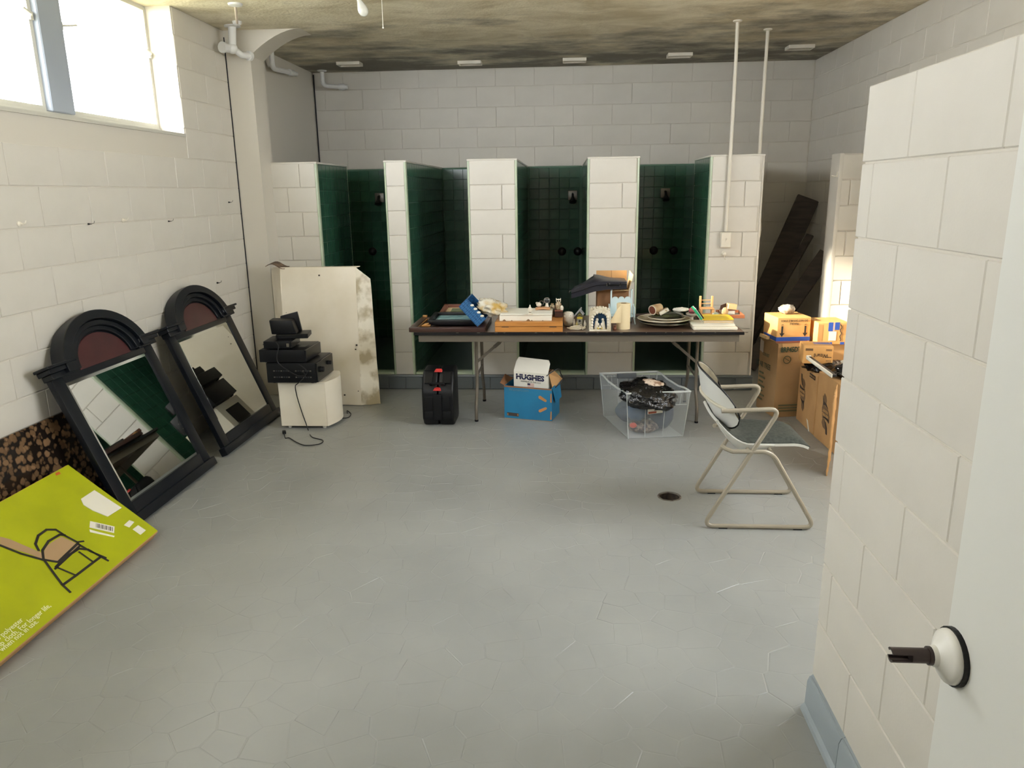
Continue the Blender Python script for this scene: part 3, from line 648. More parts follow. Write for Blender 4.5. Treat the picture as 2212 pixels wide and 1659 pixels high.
b = MB(); b.tube(fillet([(-2.53, 8.2, ZC), (-2.53, 8.2, 2.80), (-2.36, 8.2, 2.785)], 0.05), 0.022, 10); b.lathe([(0.03, 0), (0.034, 0.05), (0.022, 0.07), (0.022, 0.09)], 12, (-2.36, 8.2, 2.785), (1, 0, -0.06)); b.build('pipe', M_PVC, t, world=True, smooth=True)
MB().lathe([(0.05, 0), (0.045, -0.012), (0.024, -0.016)], 14, (-2.53, 8.2, ZC)).build('flange', M_PVC, t, world=True, smooth=True)
# nails and anchors left in the wall
for px, py, lab, r in ((41, 484, 'round hook plate on the left wall below the window', 0.014), (265, 476, 'bent metal bracket stub on the left wall', 0.012), (191, 484, 'dark nail hole plug left of the bracket stub', 0.005),
                       (364, 478, 'dark nail hole plug right of the bracket stub', 0.005), (494, 437, 'small curled hook on the wall near the pilaster', 0.006), (469, 611, 'rusty anchor above the far mirror', 0.007)):
    p = PX(px, py, XL+0.006)
    n_ = MB(); n_.lathe([(r, -0.002), (r, 0.004), (r*0.5, 0.01), (r*0.35, 0.02)], 10, p, (1, 0, 0))
    n_.tube([p+V3((0.018, 0, 0)), p+V3((0.028, 0.008, 0.004)), p+V3((0.03, 0.012, 0.016))], r*0.25, 6)
    o = n_.build('wall_anchor', M_PIPE if r > 0.01 else M_DKM, smooth=True)
    off = V3(p); o.data.transform(Matrix.Translation(-off)); o.location = off; tag(o, lab, 'wall anchor', 'anchors left in the wall')
# drain hole in the floor
t = thing('floor_drain', 'open round drain hole in the grey floor', 'drain', (DRAIN.x, DRAIN.y, 0))
M_RUST = mat('rusty_iron', (70, 58, 48), 0.8, col2=(40, 34, 30), vscale=40, bump=0.5, bscale=60)
b = MB(); prof = [(DR-0.001, -0.0005), (DR-0.001, -0.1), (0.03, -0.12), (0.001, -0.125)]; b.lathe(prof, 28); b.f = b.f[:-2]; b.f = [f[::-1] for f in b.f]; b.build('bowl', M_RUST, t, smooth=True)
b = MB(); b.lathe([(DR+0.006, -0.003), (DR+0.004, 0.0012), (DR-0.004, 0.001), (DR-0.006, -0.004)], 28); b.f = b.f[:-2]; b.build('rim', mat('chipped_grey_rim', (112, 108, 102), 0.6, col2=(60, 44, 36), vscale=30), t, smooth=True)
b = MB(); b.tube([(-0.03, -0.02, -0.1), (0.02, 0.02, -0.085), (0.04, 0.01, -0.075)], 0.012, 8); b.build('debris', M_RUST, t, smooth=True)

# ------------------------------------------------------------------ against the left wall
def granite():
    m = bpy.data.materials.new('brown_granite'); m.use_nodes = True; nt = m.node_tree; N = nt.nodes; L = nt.links
    b = N['Principled BSDF']; b.inputs['Roughness'].default_value = 0.22
    g = N.new('ShaderNodeNewGeometry'); v = N.new('ShaderNodeTexVoronoi'); v.inputs['Scale'].default_value = 30; v.inputs['Randomness'].default_value = 1
    n = N.new('ShaderNodeTexNoise'); n.inputs['Scale'].default_value = 30; n.inputs['Detail'].default_value = 6
    mx0 = N.new('ShaderNodeVectorMath'); mx0.operation = 'MULTIPLY_ADD'; mx0.inputs[1].default_value = (0.03, 0.03, 0.03)
    L.new(g.outputs['Position'], n.inputs['Vector']); L.new(n.outputs['Color'], mx0.inputs[0]); L.new(g.outputs['Position'], mx0.inputs[2]); L.new(mx0.outputs[0], v.inputs['Vector'])
    r = N.new('ShaderNodeValToRGB'); e = r.color_ramp.elements; e[0].position = 0.38; e[0].color = (*lin((138, 108, 78)), 1); e[1].position = 0.58; e[1].color = (*lin((38, 30, 25)), 1)
    L.new(v.outputs['Distance'], r.inputs[0])
    h = N.new('ShaderNodeMixRGB'); h.blend_type = 'MULTIPLY'; h.inputs[0].default_value = 0.55
    bw = N.new('ShaderNodeSeparateColor'); L.new(v.outputs['Color'], bw.inputs[0]); L.new(r.outputs[0], h.inputs[1]); L.new(bw.outputs[0], h.inputs[2]); L.new(h.outputs[0], b.inputs['Base Color'])
    return m
M_GRAN = granite()
def slab(y0, y1, xf, xt, zt, label):
    t = thing('granite_slab', label, 'granite slab', ((xf+xt)/2, (y0+y1)/2, 0), 0, 'granite slabs along the wall')
    u = V3((xt-xf, 0, zt)).normalized(); n = V3((u.z, 0, -u.x)); Ln = V3((xt-xf, 0, zt)).length; th = 0.028
    c = V3((xf, (y0+y1)/2, 0))+u*Ln/2-n*th/2
    MB().obox(c, u*(Ln/2), (0, (y1-y0)/2, 0), n*(th/2)).build('slab', M_GRAN, t, world=True, bevel=0.004)
slab(1.9, 4.05, -2.535, -2.645, 0.60, 'speckled brown granite slab behind the lime green carton')
slab(4.98, 5.72, -2.36, -2.62, 0.61, 'speckled brown granite slab end standing beside the pilaster')
# two arched mirrors
M_FRAME = mat('blue_black_frame_lacquer', (14, 18, 24), 0.36, bump=0.06, bscale=30, spec=0.35)
M_PANEL = mat('dark_red_panel', (72, 34, 36), 0.35, col2=(60, 28, 30), vscale=8)
M_MIRR = mat('silvered_mirror', (206, 208, 204), 0.02, metal=1.0)
M_BEV = mat('mirror_bevel', (214, 218, 218), 0.08, metal=1.0)
def mirror(yc, label, xb=-2.255, tilt=21.5, yaw=0.0):
    t = thing('arched_mirror', label, 'mirror', (xb, yc, 0), 0, 'arched mirrors leaning on the left wall')
    up = V3((-math.sin(rad(tilt)), 0, math.cos(rad(tilt)))); n = V3((math.cos(rad(tilt)), 0, math.sin(rad(tilt)))); sd = V3((0, 1, 0))
    def P(a, v, d=0.0): return sd*a+up*v+n*d       # a sideways, v up the slope, d proud of the back plane
    W2, HB, HT = 0.468, 0.06, 0.905                # half width, foot, top of the square part
    B0 = V3((0, 0, 0)); th = 0.045
    def bar(b, a0, a1, v0, v1, d0=-0.035, d1=0.0): b.prism([P(a0, v0, d0), P(a1, v0, d0), P(a1, v1, d0), P(a0, v1, d0)], n*(d1-d0))
    fr = MB(); bar(fr, -W2, -W2+0.085, 0.0, HT); bar(fr, W2-0.085, W2, 0.0, HT); bar(fr, -W2+0.085, W2-0.085, 0.0, 0.12); bar(fr, -W2+0.085, W2-0.085, 0.82, HT)
    bar(fr, -W2-0.03, W2+0.03, 0.0, 0.055, -0.035, 0.012)
    f = fr.build('frame', M_FRAME, t, bevel=0.006, seg=2)
    # backing of the arch
    R = 0.35; cy = 0.865
    ar = MB(); pts = [(-R, cy)]+[(R*math.cos(math.pi-math.pi*i/20), cy+(1.115-cy)*math.sin(math.pi*i/20)) for i in range(1, 20)]+[(R, cy)]
    ar.prism([P(a, v, -0.03) for a, v in pts], n*0.03); ar.build('arch_board', M_FRAME, t)
    # stepped arch moulding, built as swept bands
    def band(r0, r1, d0, d1, name):
        b = MB(); k = 26; ring = []
        for i in range(k+1):
            w = math.pi-math.pi*i/k; c, s_ = math.cos(w), math.sin(w); e = (1.115-cy)/R
            ring.append([P(r0*c, cy+r0*e*s_, d0), P(r1*c, cy+r1*e*s_, d0), P(r1*c, cy+r1*e*s_, d1), P(r0*c, cy+r0*e*s_, d1)])
        vs = [p for q in ring for p in q]; fs = []
        for i in range(k):
            for j in range(4): j2 = (j+1) % 4; fs.append((i*4+j, i*4+j2, (i+1)*4+j2, (i+1)*4+j))
        fs += [(3, 2, 1, 0), (k*4, k*4+1, k*4+2, k*4+3)]
        b.add(vs, fs); return b.build(name, M_FRAME, t, bevel=0.003)
    band(0.315, 0.385, -0.03, 0.055, 'arch_cornice'); band(0.27, 0.31, -0.03, 0.036, 'arch_moulding'); band(0.235, 0.27, -0.03, 0.018, 'arch_moulding')
    for s_ in (-1, 1):                              # level cornice returns with their small peaks
        cr = MB()
        for v0, v1, e, d in ((0.855, 0.885, 0.02, 0.03), (0.885, 0.91, 0.04, 0.045), (0.91, 0.925, 0.055, 0.06)):
            a0, a1 = s_*0.30, s_*(W2+e); bar(cr, min(a0, a1), max(a0, a1), v0, v1, -0.03, d)
        cr.build('cornice_return', M_FRAME, t, bevel=0.003)
    pn = MB(); R2 = 0.238; pts = [(-R2, cy-0.01)]+[(R2*math.cos(math.pi-math.pi*i/18), cy-0.01+R2*(1.115-cy)/R*math.sin(math.pi*i/18)) for i in range(1, 18)]+[(R2, cy-0.01)]
    pn.prism([P(a, v, -0.001) for a, v in pts], n*0.006); pn.build('arch_panel', M_PANEL, t, bevel=0.002)
    a, v0, v1, w = W2-0.083, 0.118, 0.822, 0.02
    g = MB(); g.prism([P(-a+w, v0+w, -0.012), P(a-w, v0+w, -0.012), P(a-w, v1-w, -0.012), P(-a+w, v1-w, -0.012)], n*0.004); gl = g.build('mirror_glass', M_MIRR, t)
    b = MB(); o_ = [P(-a, v0, -0.011), P(a, v0, -0.011), P(a, v1, -0.011), P(-a, v1, -0.011)]; i_ = [P(-a+w, v0+w, -0.008), P(a-w, v0+w, -0.008), P(a-w, v1-w, -0.008), P(-a+w, v1-w, -0.008)]
    b.add(o_+i_, [(k, (k+1) % 4, 4+(k+1) % 4, 4+k) for k in range(4)]); b.build('bevelled_edge', M_BEV, t)
    # feet settle on the floor
    z = min((c.matrix_local @ V3(q)).z for c in t.children for q in c.bound_box); t.location.z = -z+0.0005
    return t
mirror(3.945, 'dark arched mirror nearest the camera reflecting green tiles')
mirror(5.09, 'dark arched mirror farther away beside the white cabinet')
# lime green folding chair carton, propped on the slab
TH = rad(40.0); GT = 0.055
gu = V3((-math.cos(TH), 0, math.sin(TH))); gn = V3((math.sin(TH), 0, math.cos(TH)))
gy0, gy1, GL = 1.75, 3.385, 0.555
gb = V3((-2.10, 0, 0.0))                             # back bottom edge on the floor
gf = gb+gn*GT                                        # front bottom edge
M_LIME = mat('lime_green_print', (172, 178, 18), 0.38, col2=(160, 166, 16), vscale=4)
t = thing('chair_carton', 'flat lime green carton with a folding chair picture leaning by the wall', 'carton', (-2.25, 2.6, 0))
b = MB(); b.prism([gb+V3((0, gy0, 0)), gb+gu*GL+V3((0, gy0, 0)), gb+gu*GL+gn*(GT-0.001)+V3((0, gy0, 0)), gb+gn*(GT-0.001)+V3((0, gy0, 0))], (0, gy1-gy0, 0))
b.build('carton', M_CARD, t, world=True, bevel=0.004)
b = MB(); q = 0.004; b.prism([gf+gu*q+V3((0, gy0, 0)), gf+gu*q+V3((0, gy1-q, 0)), gf+gu*(GL-q)+V3((0, gy1-q, 0)), gf+gu*(GL-q)+V3((0, gy0, 0))], gn*0.0012); b.build('printed_face', M_LIME, t, world=True)
def GP(x, y, d=0.0014): return PN(x, y, gf, gn)+gn*d
def gpoly(name, pts, mt, d=0.0014, th=0.0006):
    b = MB(); b.prism([GP(x, y, d) for x, y in pts], gn*th); return b.build(name, mt, t, world=True)
M_TAN = mat('tan_upholstery_print', (170, 140, 104), 0.5)
def stroke(name, pts, w, mt=M_INK, d=0.0028):
    b = MB(); P_ = [GP(x, y, d) for x, y in pts]
    for i in range(len(P_)-1):
        a, c = P_[i], P_[i+1]; dd = (c-a).normalized(); s_ = gn.cross(dd)*w/2; e = dd*w*0.3
        b.prism([a-s_-e, c-s_+e, c+s_+e, a+s_-e], gn*0.0005)
    return b.build(name, mt, t, world=True)
gpoly('print_seat', [(97, 1212), (93, 1196), (100, 1180), (122, 1165), (133, 1160), (160, 1172), (172, 1180), (150, 1200), (128, 1215)], M_TAN)
gpoly('print_seat', [(0, 1160), (20, 1165), (50, 1178), (93, 1196), (95, 1210), (60, 1196), (0, 1178)], M_TAN)
print_lines = [[(0, 1179), (45, 1197), (95, 1211)], [(93, 1207), (91, 1190), (104, 1170), (128, 1156), (140, 1157)], [(83, 1190), (76, 1176), (82, 1158), (100, 1145), (120, 1145), (140, 1158), (168, 1173)],
               [(95, 1210), (112, 1213), (125, 1215), (168, 1174)], [(95, 1211), (116, 1240), (134, 1264), (151, 1280)], [(120, 1226), (140, 1205), (170, 1186), (190, 1188), (215, 1202), (233, 1212)],
               [(168, 1176), (195, 1192), (228, 1206)], [(137, 1263), (165, 1243), (203, 1214), (218, 1203)], [(124, 1227), (164, 1244)], [(170, 1193), (201, 1215)], [(118, 1230), (172, 1180)], [(165, 1172), (180, 1170)]]
for ln in print_lines: stroke('print_frame', ln, 0.011 if len(ln) > 2 else 0.009)
gpoly('torn_paper_label', [(174, 1079), (203, 1060), (262, 1098), (232, 1117), (200, 1104), (180, 1092)], M_PAPER, 0.0016, 0.003)
gpoly('barcode_label', [(194, 1126), (247, 1138), (246, 1152), (193, 1140)], M_PAPER); gpoly('barcode_label', [(193, 1144), (210, 1149), (247, 1158), (246, 1161), (194, 1150)], M_PAPER)
for i in range(14):
    x = 207+i*2.7; w = 0.7+(i*7 % 3)*0.5; yo = (x-194)*0.235; gpoly('barcode_bar', [(x, 1131+yo-3), (x+w, 1131.2+yo-3), (x+w-.3, 1140+yo-3), (x-.3, 1140+yo-3)], M_INK, 0.0022, 0.0004)
gpoly('white_sticker', [(267, 1135), (279, 1124), (290, 1128), (279, 1140)], M_PAPER); gpoly('white_sticker', [(286, 1144), (298, 1135), (315, 1146), (303, 1156)], M_PAPER)
gpoly('red_mark', [(119, 1023), (127, 1019), (131, 1024), (121, 1028)], mat('red_print', (196, 92, 40), 0.5))
M_WPR = mat('white_print', (226, 226, 190), 0.5)
yd = gu
for s_, px, py in (('For longer life,', 78, 1319), ('clean with damp cloth.', 28, 1354), ('/30% polyester', 22, 1353), ('over or store when not in use', 24, 1377)):
    pass
def gtext(s_, px, py, size):
    text(t, s_, GP(px, py, 0.0), V3((0, 1, 0)), gu, size, M_WPR, 'printed_line', lift=0.0016, align='RIGHT')
gtext('70% PVC/30% polyester', 47, 1338, 0.030); gtext('Wipe clean with damp cloth. For longer life,', 107, 1307, 0.030); gtext('cover or store when not in use.', 80, 1341, 0.030)

# ------------------------------------------------------------------ white cabinet, stacked electronics, folded carton
M_CREAM = mat('cream_laminate', (236, 228, 210), 0.4, col2=(228, 218, 198), vscale=3)
cx0, cx1, cy0, cy1 = -2.112, -1.757, 5.222, 5.60
t = T_CAB = thing('speaker_cabinet', 'white cube cabinet with a bowed side under the stacked electronics', 'cabinet', ((cx0+cx1)/2, (cy0+cy1)/2, 0))
b = MB(); out = [(cx0, cy0), (cx1, cy0)]+[(cx1+0.055*math.sin(math.pi*(0.15+0.85*i/8)), cy0+(cy1-cy0)*i/8) for i in range(0, 9)]+[(cx0, cy1)]
out = [(cx0, cy0), (cx1-0.004, cy0), (cx1-0.004, cy1), (cx0, cy1)]
b.prism([(x, y, 0.022) for x, y in out], (0, 0, 0.338)); b.build('cabinet', M_CREAM, t, world=True, bevel=0.003)
b = MB(); out = [(cx1-0.002, cy0+0.001)]+[(cx1-0.002+0.05*math.sin(math.pi*i/10), cy0+(cy1-cy0)*i/10) for i in range(0, 11)]
b.prism([(x, y, 0.022) for x, y in out[1:]], (0, 0, 0.338)); b.build('bowed_front', M_CREAM, t, world=True, smooth=True, ang=30)
for x, y in ((cx0+0.05, cy0+0.04), (cx1-0.04, cy0+0.04), (cx0+0.05, cy1-0.04), (cx1-0.04, cy1-0.04)): MB().lathe([(0.013, 0), (0.016, 0.023)], 12, (x, y, 0)).build('foot', M_WHITE, t, world=True, smooth=True)
bp = MB().box(cx0-0.006, cx0, cy0+0.08, cy0+0.30, 0.09, 0.30).build('back_panel', M_BLACKP, t, world=True, bevel=0.002)
M_RED = mat('red_lettering', (190, 44, 46), 0.5)
for i in range(3): MB().box(cx0-0.0075, cx0-0.006, cy0+0.12+i*0.05, cy0+0.15+i*0.05, 0.15, 0.158).build('panel_print', M_RED, bp, world=True)
def deck(name, label, x0, x1, y0, y1, z0, z1, rz=0.0, vents=True, feet=True):
    cxm, cym = (x0+x1)/2, (y0+y1)/2; t = thing(name, label, 'electronics', (cxm, cym, z0), rz, 'stacked electronics')
    w, d, h = (x1-x0)/2, (y1-y0)/2, z1-z0; fz = 0.008 if feet else 0.0
    MB().box(-w, w, -d, d, fz, h).build('case', M_BLACKP, t, bevel=0.004, seg=2)
    if feet:
        for sx in (-1, 1):
            for sy in (-1, 1): MB().lathe([(0.014, 0), (0.016, fz+0.001)], 10, (sx*(w-0.04), sy*(d-0.04), 0)).build('foot', M_BLACKP, t)
    if vents:
        for i in range(int(2*w/0.018)-4):
            for r in range(2):
                if (i % 9) < 7: MB().box(-w+0.05+i*0.018, -w+0.062+i*0.018, -d-0.0008, -d, h*(0.30+0.3*r), h*(0.30+0.3*r)+0.008).build('rear_jack', M_STEELG if i % 3 == 0 else mat('dark_grey_slot', (52, 54, 58), 0.5), t)
    fp = MB().box(w-0.002, w+0.012, -d+0.005, d-0.005, fz+0.003, h-0.003).build('front_panel', mat('black_fascia', (22, 23, 26), 0.25), t, bevel=0.002)
    return t, w, d, h
z = 0.3605
T_REC, w, d, h = deck('receiver', 'large black receiver at the bottom of the electronics stack', -2.165, -1.80, 5.17, 5.55, z, z+0.155)
for a, c, r in ((-0.10, 0.09, 0.022), (0.08, 0.1, 0.016)): MB().lathe([(r, 0), (r*0.92, 0.02)], 16, (w+0.012, a, c), (1, 0, 0)).build('dial', M_BLACKP, T_REC, smooth=True)
z += 0.1555
t, w, d, h = deck('video_recorder', 'black video deck in the middle of the electronics stack', -2.205, -1.87, 5.16, 5.50, z, z+0.098, vents=False)
MB().box(w-0.08, w-0.03, -0.06, 0.02, h, h+0.001).build('label', mat('dim_label', (70, 70, 66), 0.5), t)
z += 0.0985
t, w, d, h = deck('disc_player', 'small black player under the wedge shaped speaker', -2.175, -1.985, 5.17, 5.40, z, z+0.062, rz=rad(4), vents=False)
for i in range(3): MB().lathe([(0.006, 0), (0.006, 0.012)], 8, (-w-0.001, -d+0.03+0.03*i, 0.035), (-1, 0, 0)).build('jack', M_STEELG, t)
MB().box(w*0.75, w-0.005, -d-0.004, -d, 0.02, 0.045).build('tray_latch', M_STEELG, t, bevel=0.001)
t2 = thing('set_top_box', 'thin black box sticking out right below the wedge speaker', 'electronics', (-2.0, 5.33, z+0.0625), rad(10), 'stacked electronics')
MB().box(-0.115, 0.115, -0.07, 0.10, 0.0, 0.034).build('case', M_BLACKP, t2, bevel=0.004); MB().box(0.06, 0.1, -0.0715, -0.07, 0.01, 0.024).build('display', mat('black_fascia', (22, 23, 26), 0.25), t2)
zs = z+0.0970
t = T_SPK = thing('speaker', 'wedge shaped black speaker on top of the electronics', 'speaker', (-2.05, 5.335, zs), rad(8), 'stacked electronics')
b = MB(); b.prism([(-0.095, -0.075, 0.0), (0.085, -0.075, 0.0), (0.055, -0.075, 0.098), (-0.105, -0.075, 0.105)], (0, 0.12, 0)); b.v = [(x, y + (0.0 if z_ < 0.05 else 0.0), z_) for x, y, z_ in b.v]
b.build('body', M_BLACKP, t, bevel=0.008, seg=2)
b = MB(); b.prism([(-0.06, 0.045, 0.0), (0.10, 0.045, 0.0), (0.075, 0.045, 0.145), (-0.05, 0.045, 0.115)], (0, 0.03, 0)); b.build('baffle', M_BLACKP, t, bevel=0.005, seg=2)
M_CORD = mat('black_cord', (18, 18, 20), 0.5)
def cord(name, parent, pts, r=0.0035, plug=None, n=8):
    b = MB(); b.tube(spline(pts, n), r, 7); t = b.build(name, M_CORD, parent, world=True, smooth=True)
    if plug:
        e = V3(pts[-1]); d_ = V3(plug).normalized(); sd = d_.cross(V3((0, 0, 1))); sd = sd.normalized() if sd.length > .1 else V3((1, 0, 0)); u = sd.cross(d_)
        b = MB(); b.obox(e+d_*0.018, d_*0.02, sd*0.013, u*0.011); b.build('plug', M_CORD, parent, world=True, bevel=0.004)
        b = MB()
        for s_ in (-1, 1): b.obox(e+d_*0.047+sd*s_*0.006, d_*0.009, sd*0.0012, u*0.003)
        b.build('prong', M_STEELG, parent, world=True)
    return t
yf = 5.155
cord('power_cord', T_REC, [PY(645, 800, 5.165), PY(660, 810, 5.15), PY(645, 827, 5.14), PY(638, 835, 5.19), PY(642, 858, 5.213), PY(652, 890, 5.213), PY(661, 915, 5.212), PY(667, 932, 5.18)+V3((0, 0, 0.0)),
      FZ(674, 944, 0.004), FZ(697, 951, 0.004), FZ(690, 959, 0.004), FZ(660, 962, 0.004), FZ(640, 955, 0.004), FZ(625, 946, 0.004), FZ(616, 946, 0.01), FZ(614, 935, 0.012)], 0.0036, plug=(-0.4, 0.9, 0.0))
cord('speaker_cord', T_SPK, [(-2.13, 5.32, zs+0.07), PY(598, 728, 5.24), PY(596, 738, 5.14), PY(602, 748, 5.145), PY(598, 770, 5.145), PY(602, 785, 5.15), PY(622, 800, 5.15), PY(645, 812, 5.15), PY(662, 808, 5.15), PY(660, 798, 5.15), PY(646, 787, 5.155)], 0.0034)
cord('mains_cord', T_CAB, [(cx1+0.03, 5.62, 0.006), FZ(750, 887, 0.004), FZ(758, 894, 0.004), FZ(752, 902, 0.004), FZ(738, 903, 0.004)], 0.0035)
# big white folded carton
M_WCARD = mat('soiled_white_card', (240, 231, 214), 0.65, col2=(230, 219, 198), vscale=3, bump=0.12, bscale=25)
M_STAIN = mat('stained_card_flap', (236, 228, 210), 0.65, col2=(186, 172, 142), vscale=7, lo=0.48, hi=0.62, bump=0.3, bscale=10, bdist=0.01)
t = thing('white_carton', 'tall unfolded white carton with stained flaps behind the electronics', 'carton', (-2.0, 5.95, 0))
fb = FZ(745, 876); yb0 = fb.y; lean = 0.10
def WP(x, z, dy=0.0): return V3((x, yb0+lean*z/1.14+dy, z))
tl, tr_, bl, br = -2.30, PY(768, 577, yb0+lean).x, -2.30, PY(781, 877, yb0).x
def sheet(name, p00, p10, p11, p01, mt, wob=0.006, seed=0, thick=0.006, nu=10, nv=18):
    def fn(u, v):
        p = (V3(p00)*(1-u)+V3(p10)*u)*(1-v)+(V3(p01)*(1-u)+V3(p11)*u)*v
        k = noise.noise(V3((u*3+seed, v*4, seed)))*wob; return p+V3((k*0.4, k, 0))
    return MB().grid(fn, nu, nv, thick).build(name, mt, t, world=True, smooth=True, ang=50)
zt0 = PY(768, 577, yb0+lean).z
sheet('front_panel', WP(bl, 0.012), WP(br, 0.004), WP(tr_, zt0), WP(tl, zt0), M_WCARD, 0.004, 1)
rb = FZ(822, 873); rt = PY(800, 602, rb.y+0.13)
sheet('right_flap', WP(br, 0.004), V3((rb.x, rb.y, 0.003)), rt, WP(tr_, zt0), M_STAIN, 0.012, 4)
lt = PY(572, 590, 6.10)
sheet('left_flap', V3((-2.42, 6.04, 0.01)), WP(bl, 0.012), WP(tl, zt0), V3((-2.44, 6.13, zt0-0.02)), M_WCARD, 0.01, 7)
sheet('top_flap', WP(tl-0.02, zt0+0.002), WP(tr_, zt0+0.002), WP(tr_+0.01, zt0+0.0, 0.10), WP(tl-0.1, zt0-0.005, 0.10), M_WCARD, 0.006, 9, nu=12, nv=3)
b = MB(); b.grid(lambda u, v: WP(tl-0.12+0.16*u, zt0+0.012+0.02*math.sin(u*5)+0.01*v, -0.008+0.12*v), 8, 3, 0.004); b.build('torn_edge', mat('torn_brown_liner', (128, 104, 84), 0.8, col2=(86, 70, 58), vscale=20), t, world=True, smooth=True)
for px, py, w in ((686, 596, 0.006), (625, 690, 0.003), (771, 745, 0.006), (769, 754, 0.005), (748, 850, 0.006), (777, 842, 0.003), (617, 676, 0.002)):
    p = PY(px, py, yb0+lean*0.5); p.y = yb0+lean*p.z/1.14; MB().obox(p+V3((0, -0.004, 0)), (w, 0, 0), (0, 0.004, 0), (0, 0, w*0.9)).build('puncture', mat('torn_hole', (60, 48, 40), 0.9), t, world=True)
# ------------------------------------------------------------------ folding table
ZT = 0.712; TX0, TX1, TY0, TY1 = -1.10, 1.27, 5.325, 6.085
M_TOP = mat('brown_laminate_top', (110, 88, 72), 0.3, col2=(98, 78, 64), vscale=5, stretch=(1, 8, 1))
M_EDGE = mat('black_edge_band', (16, 16, 20), 0.3)
M_APR = mat('taupe_steel', (112, 104, 92), 0.4, metal=0.3)
t = thing('folding_table', 'long brown folding table covered with bric a brac', 'table', ((TX0+TX1)/2, (TY0+TY1)/2, 0))
MB().box(TX0+0.004, TX1-0.004, TY0+0.004, TY1-0.004, ZT-0.016, ZT).build('table_top', M_TOP, t, world=True)
e = MB()
for (x0, x1, y0, y1) in ((TX0, TX1, TY0, TY0+0.004), (TX0, TX1, TY1-0.004, TY1), (TX0, TX0+0.004, TY0+0.004, TY1-0.004), (TX1-0.004, TX1, TY0+0.004, TY1-0.004)): e.box(x0, x1, y0, y1, ZT-0.022, ZT-0.0005)
e.build('edge_band', M_EDGE, t, world=True, bevel=0.0015)
r = random.Random(5)
for i in range(16):
    x = TX0+0.3+i*0.135+r.uniform(-.05, .05); w = r.uniform(0.006, 0.022); MB().box(x, x+w, TY0-0.0008, TY0+0.002, ZT-0.006, ZT-0.0015).build('chipped_spot', M_STEELG, t, world=True)
for (x0, x1, y0, y1) in ((TX0+0.03, TX1-0.03, TY0+0.025, TY0+0.028), (TX0+0.03, TX1-0.03, TY1-0.028, TY1-0.025), (TX0+0.03, TX0+0.033, TY0+0.028, TY1-0.028), (TX1-0.033, TX1-0.03, TY0+0.028, TY1-0.028)):
    MB().box(x0, x1, y0, y1, ZT-0.075, ZT-0.016).build('apron', M_APR, t, world=True)
for xl, sg in ((-0.670, 1), (0.985, -1)):
    ya, yb = 5.445, 6.02
    for y, ys in ((ya, 1), (yb, -1)):
        g = MB(); g.tube(fillet([(xl, y, 0.006), (xl, y, 0.11), (xl, y+ys*0.10, 0.235), (xl, y+ys*0.10, ZT-0.03)], 0.05), 0.0125, 10); g.build('leg', M_APR, t, world=True, smooth=True)
        MB().lathe([(0.0145, 0), (0.0145, 0.014)], 12, (xl, y, 0)).build('leg_cap', M_BLACKP, t, world=True)
    g = MB(); g.tube([(xl, ya+0.10, ZT-0.03), (xl, yb-0.10, ZT-0.03)], 0.0125, 8); g.build('cross_bar', M_APR, t, world=True, smooth=True); g = MB(); g.tube([(xl, ya+0.10, 0.33), (xl, yb-0.10, 0.33)], 0.009, 8); g.build('cross_bar', M_APR, t, world=True, smooth=True)
    a, c = V3((xl, (ya+yb)/2, 0.34)), V3((xl+sg*0.33, (ya+yb)/2, ZT-0.022)); a = V3((xl, ya+0.10, 0.44)); c = V3((xl+sg*0.29, ya+0.10, ZT-0.022))
    g = MB(); d_ = (c-a).normalized(); s_ = V3((0, 1, 0)); n_ = d_.cross(s_); g.obox((a+c)/2, d_*((c-a).length/2), s_*0.0035, n_*0.010); g.obox(a+(c-a)*0.55, d_*0.03, s_*0.006, n_*0.013); g.build('brace', M_APR, t, world=True, bevel=0.001)
# ------------------------------------------------------------------ things on the table, from left to right
def on(px, py, z=ZT): return FZ(px, py, z)
M_BRN = mat('dark_walnut', (66, 40, 32), 0.35, col2=(52, 32, 26), vscale=8, stretch=(1, 10, 10))
M_MAH = mat('mahogany', (122, 76, 58), 0.35, col2=(104, 62, 48), vscale=8, stretch=(1, 10, 10))
M_GOLD = mat('gilt_lip', (178, 130, 74), 0.35, metal=0.3)
M_OAK = mat('golden_oak', (196, 134, 66), 0.42, col2=(180, 118, 54), vscale=6, stretch=(1, 9, 9))
def picture_frame(label, x0, x1, y0, y1, z0, h, m_fr, m_in, w, rz=0.0, mats=None, tilt=0.0):
    cx, cy = (x0+x1)/2, (y0+y1)/2; t = thing('picture_frame', label, 'picture frame', (cx, cy, z0), rz, 'picture frames stacked on the table')
    a, b_ = (x1-x0)/2, (y1-y0)/2
    for (p, q, r_, s_) in ((-a, a, -b_, -b_+w), (-a, a, b_-w, b_), (-a, -a+w, -b_+w, b_-w), (a-w, a, -b_+w, b_-w)): MB().box(p, q, r_, s_, 0, h).build('rail', m_fr, t, bevel=0.005, seg=2)
    if m_in:
        i = w-0.001; l = 0.012
        for (p, q, r_, s_) in ((-a+i, a-i, -b_+i, -b_+i+l), (-a+i, a-i, b_-i-l, b_-i), (-a+i, -a+i+l, -b_+i+l, b_-i-l), (a-i-l, a-i, -b_+i+l, b_-i-l)): MB().box(p, q, r_, s_, h*0.3, h*0.8).build('gilt_lip', m_in, t)
    for k, (mm, ins) in enumerate(mats or []): MB().box(-a+w+ins, a-w-ins, -b_+w+ins, b_-w-ins, h*0.25, h*0.35+0.003*k).build('picture' if k else 'mat_board', mm, t)
    t.rotation_euler.x = tilt
    return t
M_MATB = mat('beige_mat_board', (196, 176, 140), 0.6)
